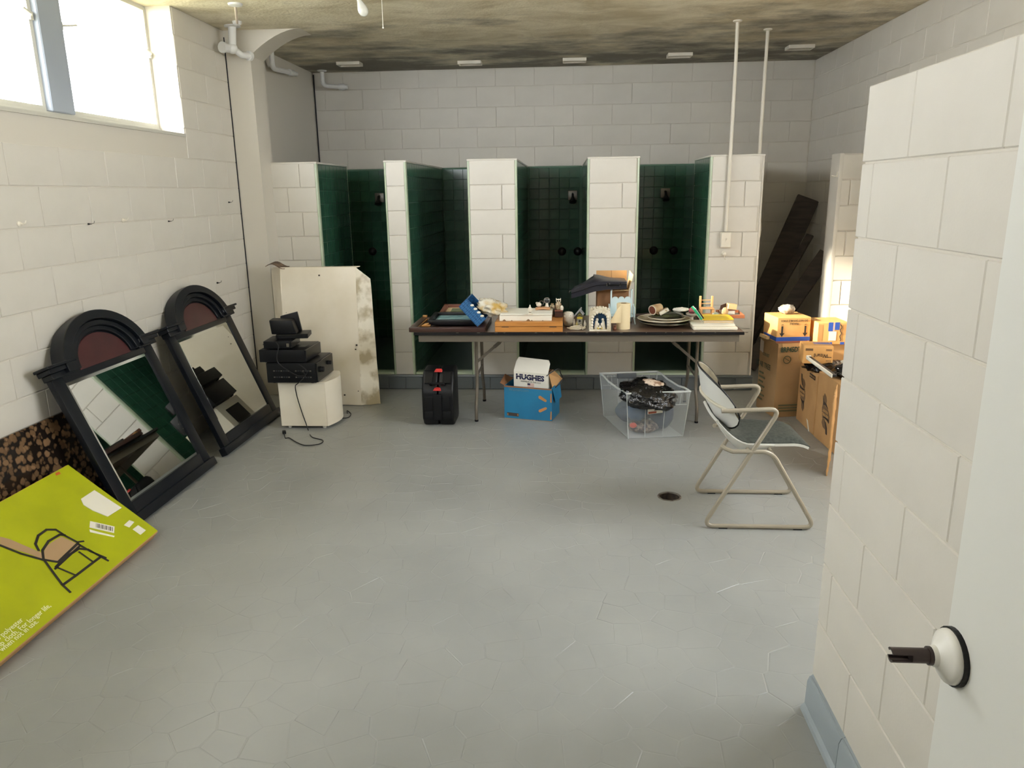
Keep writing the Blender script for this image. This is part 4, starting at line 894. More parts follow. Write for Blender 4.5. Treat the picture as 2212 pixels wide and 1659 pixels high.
picture_frame('wide dark walnut frame with gilt lip at the bottom left of the table', -1.135, -0.575, 5.325, 5.83, ZT+0.0005, 0.034, M_BRN, M_GOLD, 0.05, 0, [(mat('dark_canvas', (58, 48, 40), 0.6), 0.0)])
picture_frame('black frame with a pale blue landscape picture on the walnut frame', -1.015, -0.655, 5.425, 5.76, ZT+0.042, 0.036, M_EDGE, None, 0.035, 0, [(M_EDGE, 0.0), (mat('pale_blue_print', (150, 184, 186), 0.4, col2=(90, 140, 152), vscale=14), 0.004)], tilt=rad(2))
picture_frame('mahogany frame with green picture at the back of the stack', -0.985, -0.62, 5.77, 6.07, ZT+0.054, 0.034, M_MAH, None, 0.035, 0, [(M_MATB, 0.0), (mat('green_print', (108, 116, 84), 0.5, col2=(84, 96, 78), vscale=14), 0.04)], tilt=rad(5))
t = thing('wood_block', 'thin mahogany board lifting the back picture frame', 'board', (-0.80, 5.94, ZT)); MB().box(-0.17, 0.17, -0.09, 0.12, 0, 0.039).build('board', M_BRN, t, bevel=0.003)
b = MB(); p = on(924, 706, ZT+0.036); b.box(-0.034, 0.03, -0.02, 0.022, 0, 0.012); b.obox((0, 0.0, 0.016), (0.02, 0, 0.004), (0, 0.016, 0), (0, 0, 0.006)); o = b.build('wood_chip', M_GOLD, bevel=0.004); o.location = (-1.015, 5.385, ZT+0.0345); tag(o, 'light wood corner block in front of the black frame', 'wood piece')
o = MB().box(-0.018, 0.018, -0.015, 0.015, 0, 0.018).build('wood_stub', M_GOLD, bevel=0.005, seg=2); o.location = (-1.10, 5.80, ZT+0.0345); tag(o, 'small light wood knob left of the blue picture', 'wood piece')
# tilted blue basket with a plastic bag of shells
M_BLUE = mat('blue_basket_plastic', (28, 74, 122), 0.4, col2=(40, 96, 146), vscale=60, lo=.45, hi=.55)
t = thing('plastic_basket', 'blue woven plastic basket tipped on its edge beside the frames', 'basket', (-0.62, 5.50, ZT))
dn = V3((0.155, 0, -0.17)).normalized(); nn = V3((0.17, 0, 0.155)).normalized(); yy = V3((0, 1, 0))
c0 = V3((-0.105, -0.11, 0.155))+V3((0.085, 0, 0.0))
def bk(a, y_, d): return V3((-0.085, 0, 0.225))+dn*a+yy*y_+nn*d
b = MB(); W, D, H_ = 0.20, 0.30, 0.085
b.prism([bk(0, -0.15, -H_), bk(W, -0.15, -H_), bk(W, 0.15, -H_), bk(0, 0.15, -H_)], nn*0.005); b.build('floor', M_BLUE, t)
for k, (a0, a1, y0, y1) in enumerate(((0, W, -0.15, -0.144), (0, W, 0.144, 0.15), (0, 0.006, -0.144, 0.144), (W-0.006, W, -0.144, 0.144))):
    b = MB(); b.prism([bk(a0, y0, -H_+0.004), bk(a1, y0, -H_+0.004), bk(a1, y1, -H_+0.004), bk(a0, y1, -H_+0.004)], nn*(H_-0.004)); b.build('side', M_BLUE, t)
for r_ in range(3):
    for k in range(13):
        MB().obox(bk(0.012+k*0.0148, -0.1505, -0.02-r_*0.024), dn*0.0048, yy*0.0012, nn*0.008).build('weave_slat', mat('light_blue_plastic', (58, 112, 160), 0.35), t)
for k in range(4): MB().ell(bk(0.06+0.035*k, -0.152, -0.005), (0.014, 0.006, 0.009), 8, 6).build('white_shell', M_PAPER, t, smooth=True)
t.location.z = ZT+0.036-min((c.matrix_local @ V3(q)).z for c in t.children for q in c.bound_box)
M_BAG = mat('crinkled_clear_bag', (222, 216, 198), 0.22, col2=(206, 170, 96), vscale=9, lo=0.45, hi=0.62, bump=0.7, bscale=28, bdist=0.01, alpha=0.92)
bg_ = MB(); bg_.ell((0, 0, 0), (0.112, 0.11, 0.052), 40, 22, lambda d: 1+0.34*noise.noise(d*2.2+V3((5, 1, 0)))+0.16*noise.noise(d*6)+0.05*noise.noise(d*15))
o = bg_.build('plastic_bag', M_BAG, smooth=True, ang=80); o.location = (-0.535, 5.50, ZT+0.160); o.rotation_euler = (rad(8), rad(14), 0); tag(o, 'crumpled clear bag of yellowish shells resting on the basket', 'plastic bag')
# cutlery chest, white box and figurines behind
t = thing('cutlery_chest', 'long golden oak chest with two finger slots at the table front', 'chest', (-0.26, 5.50, ZT))
MB().box(-0.245, 0.245, -0.17, 0.17, 0.0, 0.038).build('body', M_OAK, t, bevel=0.003); MB().box(-0.245, 0.245, -0.17, 0.17, 0.040, 0.073).build('lid', M_OAK, t, bevel=0.003)
MB().box(-0.24, 0.24, -0.165, 0.165, 0.036, 0.042).build('seam', M_BRN, t)
for x in (-0.17, 0.175): MB().box(x-0.026, x+0.026, -0.1712, -0.16, 0.034, 0.040).build('finger_slot', M_INK, t, bevel=0.002)
t = thing('white_box', 'chipped white lidded box lying on the oak chest', 'box', (-0.285, 5.52, ZT+0.0735))
MB().box(-0.19, 0.19, -0.14, 0.14, 0, 0.040).build('base', M_PAPER, t, bevel=0.002); b = MB(); b.box(-0.186, 0.194, -0.143, 0.143, 0.041, 0.052); b.build('lid', M_PAPER, t, bevel=0.003)
for x, w in ((-0.155, 0.014), (-0.1, 0.007), (0.02, 0.016), (0.045, 0.008), (0.125, 0.006)): b = MB(); b.prism([(x-w, -0.1408, 0.0), (x+w, -0.1408, 0.0), (x+w*0.5, -0.1408, w*0.6), (x, -0.1408, w*0.9), (x-w*0.6, -0.1408, w*0.4)], (0, 0.002, 0)); b.build('chip', mat('brown_chip', (120, 92, 62), 0.8), t)
t = thing('small_box', 'small dark brown box at the right end of the oak chest', 'box', (-0.045, 5.60, ZT+0.0735)); MB().box(-0.03, 0.03, -0.07, 0.07, 0, 0.044).build('body', M_BRN, t, bevel=0.003); MB().box(-0.031, 0.031, -0.071, 0.071, 0.0445, 0.054).build('lid', M_MAH, t, bevel=0.002)
M_FIG = mat('glazed_ceramic', (216, 208, 190), 0.25, coat=0.3); M_OWL = mat('brown_owl_glaze', (150, 128, 96), 0.35, col2=(206, 192, 160), vscale=50, lo=.45, hi=.55)
ZW = ZT+0.0735+0.0525
p = on(1145, 679, ZW); t = thing('finial', 'small white spired bottle standing on the white box', 'figurine', (p.x, min(p.y, 5.64), ZW), 0, 'ornaments on the table')
MB().lathe([(0.017, 0), (0.018, 0.006), (0.009, 0.012), (0.008, 0.017), (0.014, 0.026), (0.016, 0.036), (0.011, 0.048), (0.005, 0.058), (0.004, 0.066), (0.001, 0.07)], 16).build('body', M_FIG, t, smooth=True)
MB().lathe([(0.009, 0), (0.0095, 0.004)], 14, (0, 0, 0.0125)).build('ring', M_BRN, t); b = MB(); b.tube([(0.013+0.008*math.cos(w_), 0, 0.035+0.01*math.sin(w_)) for w_ in [i*0.7 for i in range(9)]], 0.002, 6, True); b.build('handle', M_FIG, t, smooth=True)
t = thing('leather_pad', 'flat tan leather pad lying on the white box', 'pad', (-0.165, 5.58, ZW)); b = MB()
b.grid(lambda u, v: (-0.055+0.11*u, -0.035+0.07*v, 0.012+0.006*math.sin(u*3.1)), 8, 4, 0.0115); b.build('pad', mat('tan_leather', (196, 146, 104), 0.5), t, smooth=True)
zp = ZW+0.019
t = thing('frog_ornament', 'small white ceramic animal with a ring handle on the leather pad', 'figurine', (-0.195, 5.595, ZW+0.017), 0, 'ornaments on the table')
b = MB(); b.ell((0, 0, 0.018), (0.02, 0.015, 0.018)); b.ell((-0.014, -0.006, 0.03), (0.009, 0.009, 0.009)); b.build('body', M_FIG, t, smooth=True); MB().ell((-0.014, -0.0155, 0.032), 0.0035, 8, 6).build('eye', M_INK, t, smooth=True)
b = MB(); b.tube([(0.02+0.016*math.cos(w_), 0, 0.03+0.016*math.sin(w_)) for w_ in [i*0.5236 for i in range(12)]], 0.003, 7, True); b.build('ring_handle', M_STEELG, t, smooth=True)
t = thing('hand_mirror', 'round silver rimmed lens ornament behind the leather pad', 'figurine', (-0.135, 5.625, ZW+0.014), 0, 'ornaments on the table')
MB().lathe([(0.017, 0), (0.012, 0.012), (0.008, 0.03)], 14).build('stand', M_FIG, t, smooth=True); b = MB(); b.tube([(0.021*math.cos(w_), 0, 0.047+0.021*math.sin(w_)) for w_ in [i*0.3927 for i in range(16)]], 0.004, 8, True); b.build('rim', M_STEELG, t, smooth=True)
MB().lathe([(0.02, 0), (0.014, 0.004), (0.001, 0.006)], 16, (0, -0.002, 0.047), (0, -1, 0)).build('lens', mat('dark_lens', (60, 62, 62), 0.1, coat=.5), t, smooth=True)
def owl(label, loc, s_, mt, rz=0.0):
    t = thing('owl_figurine', label, 'figurine', loc, rz, 'ornaments on the table')
    MB().lathe([(0.016*s_, 0), (0.017*s_, 0.004*s_), (0.02*s_, 0.018*s_), (0.019*s_, 0.036*s_), (0.013*s_, 0.05*s_), (0.004*s_, 0.054*s_)], 16).build('body', mt, t, smooth=True)
    h = MB(); h.ell((0, 0, 0.062*s_), (0.019*s_, 0.016*s_, 0.016*s_)); 
    for k in (-1, 1): h.lathe([(0.006*s_, 0), (0.0005, 0.014*s_)], 8, (k*0.013*s_, 0, 0.071*s_), (k*0.4, 0, 1))
    h.build('head', M_FIG, t, smooth=True)
    for k in (-1, 1): MB().lathe([(0.0065*s_, 0), (0.004*s_, 0.003*s_)], 12, (k*0.0075*s_, -0.0145*s_, 0.064*s_), (0, -1, 0)).build('eye', mat('dark_owl_eye', (40, 34, 24), 0.15), t, smooth=True)
    b = MB(); b.lathe([(0.003*s_, 0), (0.0003, 0.008*s_)], 6, (0, -0.015*s_, 0.058*s_), (0, -0.5, -1)); b.build('beak', M_GOLD, t, smooth=True)
    for k in (-1, 1): MB().ell((k*0.018*s_, 0.002*s_, 0.028*s_), (0.006*s_, 0.012*s_, 0.02*s_), 10, 8).build('wing', mat('dark_owl_wing', (110, 90, 64), 0.4), t, smooth=True)
    return t
owl('brown and white owl figurine with horned head on the small box', (-0.048, 5.585, ZT+0.0735+0.0545), 1.0, M_OWL)
t = thing('small_vase', 'tiny pale vase between the lens ornament and the owl', 'figurine', (-0.095, 5.665, ZT+0.0735+0.0), 0, 'ornaments on the table'); MB().lathe([(0.012, 0), (0.013, 0.04), (0.018, 0.055), (0.019, 0.068), (0.01, 0.08), (0.012, 0.086)], 14).build('vase', M_OWL, t, smooth=True)
t = thing('small_egg', 'small white egg cup right of the owl figurine', 'figurine', (-0.022, 5.545, ZT+0.0735+0.0545), 0, 'ornaments on the table'); b = MB(); b.lathe([(0.011, 0), (0.011, 0.006), (0.013, 0.014), (0.012, 0.024), (0.006, 0.032), (0.001, 0.034)], 12); b.build('body', M_FIG, t, smooth=True)
# smooth white owl
p = on(1227, 703); M_WPOT = mat('white_pottery', (222, 214, 198), 0.3, coat=.2)
t = thing('white_owl_jar', 'smooth white owl jar standing right of the oak chest', 'figurine', (p.x, p.y, ZT), 0, 'ornaments on the table')
MB().lathe([(0.024, 0), (0.030, 0.006), (0.038, 0.03), (0.043, 0.055), (0.044, 0.075), (0.040, 0.093), (0.030, 0.103), (0.012, 0.107), (0.001, 0.108)], 24).build('body', M_WPOT, t, smooth=True)
for k in (-1, 1):
    MB().lathe([(0.014, -0.006), (0.014, 0.001), (0.010, 0.002), (0.006, -0.001), (0.003, 0.003)], 16, (k*0.017, -0.040, 0.078), (k*0.35, -1, 0.1)).build('eye_ring', M_WPOT, t, smooth=True)
b = MB(); b.lathe([(0.005, 0), (0.0005, 0.012)], 8, (0, -0.042, 0.07), (0, -0.4, -1)); b.build('beak', M_WPOT, t, smooth=True)
# yellow painted birdhouse
p = on(1253, 703); t = thing('birdhouse', 'little painted birdhouse with a tall grey roof', 'birdhouse', (p.x, p.y+0.02, ZT), rad(-8), 'ornaments on the table')
M_OLI = mat('olive_paint', (92, 92, 62), 0.5); M_YEL = mat('yellow_paint', (214, 192, 62), 0.5); M_GRW = mat('weathered_grey', (160, 158, 146), 0.6)
b = MB(); b.prism([(-0.022, -0.02, 0), (0.022, -0.02, 0), (0.022, -0.02, 0.075), (0.0, -0.02, 0.105), (-0.022, -0.02, 0.075)], (0, 0.045, 0)); b.build('body', M_OLI, t, bevel=0.001)
MB().box(-0.02, 0.02, -0.0225, -0.02, 0.0, 0.048).build('front_panel', M_GRW, t); MB().box(-0.021, 0.021, -0.024, -0.02, 0.05, 0.064).build('sign_board', M_YEL, t); MB().box(-0.009, 0.009, -0.022, -0.02, 0.068, 0.084).build('window', M_YEL, t)
for k in (-1, 1): MB().box(k*0.0042-0.0035, k*0.0042+0.0035, -0.0232, -0.022, 0.07, 0.082).build('pane', M_INK, t)
MB().lathe([(0.009, 0), (0.009, 0.002)], 14, (0, -0.0224, 0.034), (0, -1, 0)).build('entrance', M_INK, t); b = MB(); b.tube([(0, -0.022, 0.018), (0, -0.034, 0.018)], 0.0018, 6); b.build('perch', M_GOLD, t)
b = MB(); b.obox((-0.018, 0.0, 0.098), (0.026, 0, 0.032), (0, 0.03, 0), (-0.004, 0, 0.0032)); b.obox((0.014, 0.0, 0.098), (0.014, 0, -0.017), (0, 0.03, 0), (0.003, 0, 0.0026)); b.build('roof', mat('grey_shingle', (148, 150, 150), 0.6), t)
for k, (dx, hh, lab) in enumerate(((-0.045, 0.052, 'cream bottle shaped ornament left of the birdhouse'), (0.036, 0.042, 'tiny white bell ornament right of the birdhouse'), (-0.024, 0.035, 'small yellow ornament house before the birdhouse'))):
    t = thing('mini_ornament', lab, 'figurine', (p.x+dx, p.y-0.012-0.012*(k == 2), ZT), 0, 'ornaments on the table')
    MB().lathe([(0.009, 0), (0.011, hh*0.25), (0.009, hh*0.55), (0.004, hh*0.7), (0.0035, hh*0.9), (0.001, hh)], 12).build('body', M_FIG if k != 2 else mat('pale_yellow', (206, 190, 130), 0.5), t, smooth=True)
# coiled white flex
M_FLEX = mat('white_flex', (224, 214, 190), 0.4); p = on(1243, 712)
t = thing('coiled_flex', 'coil of white electric flex at the table front', 'cord', (p.x, p.y, ZT)); pts = []
for i in range(46):
    w_ = i*0.55; rr = 0.045+0.012*math.sin(i*0.9); pts.append((rr*1.15*math.cos(w_), 0.45*rr*math.sin(w_), 0.005+0.004*(i//11)+0.004*math.sin(i*1.7)**2+(0.015 if 30 < i < 35 else 0)))
b = MB(); b.tube(spline(pts, 3), 0.0032, 6); b.build('flex', M_FLEX, t, smooth=True)
b = MB(); b.obox((0.06, -0.012, 0.014), (0.012, 0.004, 0.004), (-0.003, 0.009, 0), (0, 0, 0.009)); b.build('plug', M_FLEX, t, bevel=0.003)
# nativity grotto
p = on(1296, 716); t = thing('nativity_grotto', 'white stone arched nativity grotto with blue painted sky', 'ornament', (p.x, p.y+0.035, ZT), 0, 'ornaments on the table')
M_STONE = mat('white_cast_stone', (222, 214, 196), 0.55, col2=(196, 184, 156), vscale=22, bump=0.6, bscale=60, bdist=0.004)
b = MB(); MB().box(-0.078, 0.078, -0.04, 0.05, 0, 0.014).build('base', M_STONE, t, bevel=0.004)
MB().box(-0.075, 0.075, 0.03, 0.046, 0.012, 0.15).build('back_wall', M_STONE, t)
sky = MB(); sky.prism([(0.05*math.cos(a_), 0.0299, 0.09+0.045*math.sin(a_)) for a_ in [math.pi*i/12 for i in range(13)]]+[(-0.05, 0.0299, 0.014), (0.05, 0.0299, 0.014)], (0, -0.002, 0)); sky.build('painted_sky', mat('blue_night_paint', (34, 84, 128), 0.5, col2=(96, 82, 66), vscale=24, lo=.5, hi=.6), t)
b = MB(); k = 14                                   # pierced front
outer = [(-0.078, 0.012)]+[(-0.078, 0.06), (-0.078, 0.11), (-0.066, 0.15), (-0.052, 0.152), (-0.04, 0.167), (-0.02, 0.164), (-0.004, 0.176), (0.014, 0.172), (0.03, 0.168), (0.044, 0.158), (0.062, 0.154), (0.077, 0.12), (0.078, 0.06), (0.078, 0.012)]
inner = [(-0.05, 0.012), (-0.05, 0.05), (-0.05, 0.085), (-0.047, 0.103), (-0.038, 0.118), (-0.027, 0.128), (-0.013, 0.134), (0, 0.136), (0.013, 0.134), (0.027, 0.128), (0.038, 0.118), (0.047, 0.103), (0.05, 0.085), (0.05, 0.05), (0.05, 0.012)]
vs = [(x, y_, z_) for y_ in (-0.034, 0.034) for ring in (outer, inner) for x, z_ in ring]; n_ = len(outer); fs = []
for i in range(n_-1):
    fs += [(i, n_+i, n_+i+1, i+1), (2*n_+i+1, 3*n_+i+1, 3*n_+i, 2*n_+i), (i+1, 2*n_+i+1, 2*n_+i, i), (n_+i, 3*n_+i, 3*n_+i+1, n_+i+1)]
b.add(vs, fs); b.build('arch_front', M_STONE, t, bevel=0.003)
for i in range(9):
    a_ = math.pi*i/8; b = MB(); b.ell((0.056*math.cos(a_), -0.036, 0.084+0.056*math.sin(a_)), (0.010, 0.007, 0.010), 8, 6); b.build('arch_stone', M_STONE, t, smooth=True)
for sx in (-1, 1):
    for z_ in (0.024, 0.044, 0.064): b = MB(); b.ell((sx*0.057, -0.036, z_), (0.009, 0.007, 0.010), 8, 6); b.build('arch_stone', M_STONE, t, smooth=True)
for i in range(7): b = MB(); b.ell((-0.06+0.02*i, -0.015, 0.158+0.012*math.sin(math.pi*i/6)), (0.011, 0.02, 0.012), 8, 6); b.build('crown_stone', M_STONE, t, smooth=True)
for (x, hh, sx) in ((-0.024, 0.085, 1), (0.024, 0.085, -1)):
    f = MB(); f.lathe([(0.018, 0), (0.017, 0.012), (0.013, hh*0.45), (0.010, hh*0.65), (0.005, hh*0.72)], 14, (x, -0.008, 0.014)); f.ell((x+sx*0.004, -0.012, 0.014+hh*0.8), (0.010, 0.011, 0.011), 10, 8); f.ell((x+sx*0.012, -0.018, 0.014+hh*0.4), (0.009, 0.006, 0.012), 8, 6); f.build('kneeling_figure', M_FIG, t, smooth=True)
f = MB(); f.ell((0, -0.022, 0.026), (0.016, 0.01, 0.008), 10, 6); f.ell((0, -0.02, 0.036), (0.006, 0.006, 0.006), 8, 6); f.build('infant_figure', M_FIG, t, smooth=True)
for x in (-0.012, 0.012): f = MB(); f.ell((x, -0.03, 0.021), (0.008, 0.006, 0.007), 8, 6); f.ell((x*1.4, -0.034, 0.028), (0.004, 0.004, 0.004), 8, 6); f.build('lamb_figure', mat('pale_gold_glaze', (206, 182, 112), 0.4), t, smooth=True)
# cardboard box with open flaps behind, black bag slumped on it
bx0, bx1 = PY(1290, 640, 5.85).x, PY(1358, 640, 5.85).x; ztop = PY(1325, 627, 5.85).z; zfl = PY(1325, 584, 6.08).z
t = thing('open_carton', 'open brown carton standing behind the grotto under the black case', 'carton', ((bx0+bx1)/2, 5.96, ZT))
w = 0.004; hx = (bx1-bx0)/2; hh = ztop-ZT
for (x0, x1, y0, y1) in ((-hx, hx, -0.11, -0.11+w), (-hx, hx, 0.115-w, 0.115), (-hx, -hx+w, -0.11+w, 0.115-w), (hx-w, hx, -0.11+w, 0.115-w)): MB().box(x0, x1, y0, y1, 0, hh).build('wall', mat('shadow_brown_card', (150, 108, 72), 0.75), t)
MB().box(-hx, hx, -0.11, 0.115, 0, 0.004).build('bottom', M_CARD, t)
b = MB(); b.box(-hx, hx, 0.112, 0.116, hh, zfl-ZT); b.build('back_flap', M_CARD, t); MB().box(-0.002, 0.002, 0.111, 0.1125, hh, zfl-ZT).build('flap_seam', mat('dark_kraft', (150, 112, 72), 0.8), t)
b = MB(); b.prism([(hx, -0.09, hh), (hx, 0.10, hh), (hx+0.02, 0.10, zfl-ZT), (hx+0.035, -0.04, zfl-ZT-0.02)], (0.004, 0, 0)); b.build('side_flap', M_PAPER if False else mat('light_kraft', (222, 190, 140), 0.7), t)
b = MB(); b.prism([(-hx+0.10, -0.108, hh), (hx, -0.108, hh), (hx, -0.30+0.13, hh+0.004), (-hx+0.10, -0.17, hh+0.002)], (0, 0, 0.004)); b.build('front_flap', mat('light_kraft', (222, 190, 140), 0.7), t)
# bag profile along x: droops to the left, hump in the middle
t = thing('zip_case', 'soft black zip case slumped over the open carton', 'case', ((bx0+bx1)/2-0.06, 5.90, ztop+0.006))
M_VIN = mat('black_vinyl', (38, 38, 46), 0.34, bump=0.3, bscale=25, bdist=0.004)
Yc = 5.735
pr = [(1234, 645, 626), (1258, 638, 618), (1284, 630, 609), (1312, 625.5, 608), (1354, 624, 608.5)]
F0 = [(PY(px, yb_, Yc), PY(px, yt_, Yc)) for px, yb_, yt_ in pr]; zshift = 0
b = MB(); n_ = 16; m_ = 10; vs = []; fs = []
def interp(arr, u):
    k_ = u*(len(arr)-1); i = min(int(k_), len(arr)-2); f_ = k_-i; return arr[i]*(1-f_)+arr[i+1]*f_
lo_, hi_ = [a for a, _ in F0], [c for _, c in F0]
for side in (0, 1):
    for j in range(m_+1):
        v_ = j/m_
        for i in range(n_+1):
            u_ = i/n_; pt = interp(hi_ if side else lo_, u_); ed = min(1, 6*min(u_, 1-u_))*min(1, 6*min(v_, 1-v_))
            z_ = pt.z+(0.0 if not side else 0.035*math.exp(-((u_-0.5)/0.22)**2)*math.sin(math.pi*min(1, v_*0.8))+0.006*ed+0.004*noise.noise(V3((u_*5, v_*4, 2))))
            vs.append((pt.x+0.05*v_*(0.6 if u_ < .5 else 0), Yc+0.24*v_, z_))
W_ = n_+1; N_ = W_*(m_+1)
for j in range(m_):
    for i in range(n_):
        a_ = j*W_+i; fs.append((a_, a_+W_, a_+W_+1, a_+1)); a_ += N_; fs.append((a_, a_+1, a_+W_+1, a_+W_))
rim = [i for i in range(n_)]+[j*W_+n_ for j in range(m_)]+[m_*W_+i for i in range(n_, 0, -1)]+[j*W_ for j in range(m_, 0, -1)]
for k in range(len(rim)): i, j = rim[k], rim[(k+1) % len(rim)]; fs.append((i, j, N_+j, N_+i))
b.add(vs, fs); b.build('shell', M_VIN, t, world=True, smooth=True, ang=40)
mid = [(a+c)/2 for a, c in F0]; b = MB(); b.tube(spline([m__+V3((0, -0.002, 0.006)) for m__ in mid], 5), 0.003, 6); b.build('zip', M_BLACKP, t, world=True, smooth=True)
b = MB(); b.tube(fillet([PY(1313, 612, Yc-0.002), PY(1313, 616, Yc-0.02), PY(1340, 616, Yc-0.02), PY(1340, 612, Yc-0.002)], 0.01), 0.005, 8); b.build('handle', M_BLACKP, t, world=True, smooth=True)
for px in (1311, 1317, 1339): q = PY(px, 615, Yc-0.003); MB().obox(q, (0.0035, 0, 0), (0, 0.004, 0), (0, 0, 0.011)).build('handle_loop', M_STEELG, t, world=True, bevel=0.001)
for px, py in ((1265, 626), (1269, 625)): q = PY(px, py, Yc-0.002); MB().obox(q, (0.002, 0, 0), (0, 0.003, 0), (0.001, 0, 0.014)).build('strap_slot', M_INK, t, world=True)
q = PY(1230, 629, Yc+0.02); b = MB(); b.tube([q+V3((0.02, 0, 0.004)), q, q+V3((-0.002, 0, -0.012))], 0.003, 6); b.build('zip_pull', M_STEELG, t, world=True, smooth=True)
# pale blue doll cradle
M_PALE = mat('pale_blue_paint', (200, 216, 218), 0.4)
yb = 5.772; xa, xb = PY(1320, 660, yb).x, PY(1364, 660, yb).x
t = thing('doll_chair', 'pale blue wooden doll chair with scalloped back behind the paper roll', 'doll chair', ((xa+xb)/2, yb, ZT))
hx = (xb-xa)/2; zt_ = PY(1364, 627, yb).z-ZT
for sx in (-1, 1): b = MB(); b.box(sx*hx-0.006, sx*hx+0.006, -0.006, 0.006, 0, zt_); b.ell((sx*hx, 0, zt_+0.004), (0.009, 0.009, 0.006), 10, 6); b.build('back_post', M_PALE, t, smooth=True)
sc = [(-hx+0.006, 0.06)]; ztp = PY(1342, 641, yb).z-ZT
for c_ in (-1, 0, 1):
    for i in range(7): a_ = math.pi-math.pi*i/6; sc.append((c_*(2*hx-0.012)/3+(hx-0.006)/3*math.cos(a_), ztp-0.018+0.020*math.sin(a_)))
sc.append((hx-0.006, 0.06)); b = MB(); b.prism([(x, -0.004, z_) for x, z_ in sc], (0, 0.008, 0)); b.build('scalloped_back', M_PALE, t)
MB().box(-hx-0.006, hx+0.006, -0.12, 0.0, 0.055, 0.063).build('seat', M_PALE, t, bevel=0.001)
for sx in (-1, 1):
    b = MB(); b.prism([(sx*(hx+0.012), 0.0, 0.05), (sx*(hx+0.012), -0.13, 0.05), (sx*(hx+0.012), -0.13, 0.10), (sx*(hx+0.012), -0.10, 0.125), (sx*(hx+0.012), -0.04, 0.125), (sx*(hx+0.012), 0.0, 0.14)], (sx*0.007, 0, 0)); b.build('arm_panel', M_PALE, t)
    b = MB(); b.tube([(sx*(hx+0.012), -0.115, 0.055), (sx*(hx+0.022), -0.125, 0.0)], 0.006, 8); b.build('leg', M_PALE, t, smooth=True)
# paper towel roll with a loose sheet
p = on(1347, 712); M_TOWEL = mat('cream_paper_towel', (230, 212, 172), 0.8, bump=0.3, bscale=120)
t = thing('paper_towel_roll', 'cream paper towel roll standing with one loose sheet', 'paper towel', (p.x, p.y+0.045, ZT))
hz = PY(1347, 655, p.y+0.045).z-ZT; MB().lathe([(0.05, 0), (0.05, hz-0.003), (0.047, hz), (0.020, hz), (0.019, hz-0.03), (0.001, hz-0.03)], 28).build('roll', M_TOWEL, t, smooth=True)
MB().lathe([(0.0195, hz-0.002), (0.021, hz+0.0015), (0.0175, hz+0.0015), (0.0175, hz-0.025)], 20).build('core_tube', mat('grey_brown_card', (150, 124, 92), 0.7), t, smooth=True)
b = MB(); b.grid(lambda u, v: (-0.02-0.085*u*(0.35+0.65*(1-v)), -0.0515+0.002*math.sin(u*6)-0.004*u, 0.05+(hz-0.055)*v-(0.03*u*v)), 10, 8, 0.0012); b.build('loose_sheet', M_TOWEL, t, smooth=True)
t = thing('wood_peg', 'dark reddish wood foot peeping under the loose paper sheet', 'wood piece', on(1328, 713)); b = MB(); b.lathe([(0.012, 0), (0.016, 0.01), (0.009, 0.022), (0.014, 0.034)], 12); b.build('peg', M_MAH, t, smooth=True)
# platters and plates
M_SILV = mat('pewter_platter', (150, 146, 136), 0.25, metal=0.85, col2=(110, 104, 94), vscale=8); M_CHN = mat('cream_china', (206, 196, 176), 0.25, coat=.3, col2=(170, 152, 122), vscale=9)
pc = V3((PY(1435, 700, 5.60).x, 5.60, ZT))
def plate(label, dx, dy, z0, r_, h, mt, rim=None, tl=(0, 0)):
    t = thing('plate', label, 'plate', (pc.x+dx, pc.y+dy, z0), 0, 'stacked plates'); 
    MB().lathe([(r_*0.55, 0.0), (r_*0.6, 0.001), (r_*0.78, h*0.45), (r_, h*0.9), (r_*1.0, h), (r_*0.97, h), (r_*0.76, h*0.6), (r_*0.58, 0.005), (0.001, 0.004)], 40).build('dish', mt, t, smooth=True)
    if rim: b = MB(); b.tube([(r_*0.985*math.cos(i*math.pi/20), r_*0.985*math.sin(i*math.pi/20), h) for i in range(40)], 0.0028, 6, True); b.build('rim', rim, t, smooth=True)
    t.rotation_euler = (tl[0], tl[1], 0); return t
plate('bottom pewter platter with bright rolled rim in the plate stack', 0.0, 0, ZT+0.0005, 0.188, 0.034, M_SILV, M_SILV)
plate('wide cream edged plate second in the plate stack', -0.005, 0, ZT+0.022, 0.196, 0.036, M_CHN, M_FIG)
plate('smaller cream plate third in the plate stack', 0.01, -0.03, ZT+0.044, 0.136, 0.026, M_CHN, M_FIG)
M_LEAF = mat('dark_green_glaze', (70, 72, 46), 0.25, col2=(36, 38, 26), vscale=14, coat=.3)
t = thing('leaf_dish', 'dark green leaf shaped dish on top of the plates', 'dish', (pc.x+0.02, pc.y-0.01, ZT+0.062)); b = MB()
b.ell((0, 0, 0.020), (0.118, 0.09, 0.022), 22, 10, lambda d: 1+0.08*math.sin(6*math.atan2(d.y, d.x))); b.build('dish', M_LEAF, t, smooth=True)
zl = ZT+0.100
t = thing('stoneware_mug', 'tan stoneware mug lying on its side showing a dark red inside', 'mug', (PY(1409, 676, 5.53).x, 5.53, zl), 0); ax = V3((0.62, 0.55, 0.12)).normalized()
M_MUG = mat('tan_stoneware', (186, 160, 120), 0.35, col2=(146, 112, 78), vscale=18)
MB().lathe([(0.030, 0.002), (0.036, 0.0), (0.037, 0.01), (0.034, 0.05), (0.030, 0.085), (0.001, 0.088)], 22, (0, 0, 0.026), ax).build('mug', M_MUG, t, smooth=True)
MB().lathe([(0.0365, 0.001), (0.0365, -0.002), (0.030, -0.002), (0.030, 0.004)], 22, (0, 0, 0.026), ax).build('rim', M_FIG, t, smooth=True)
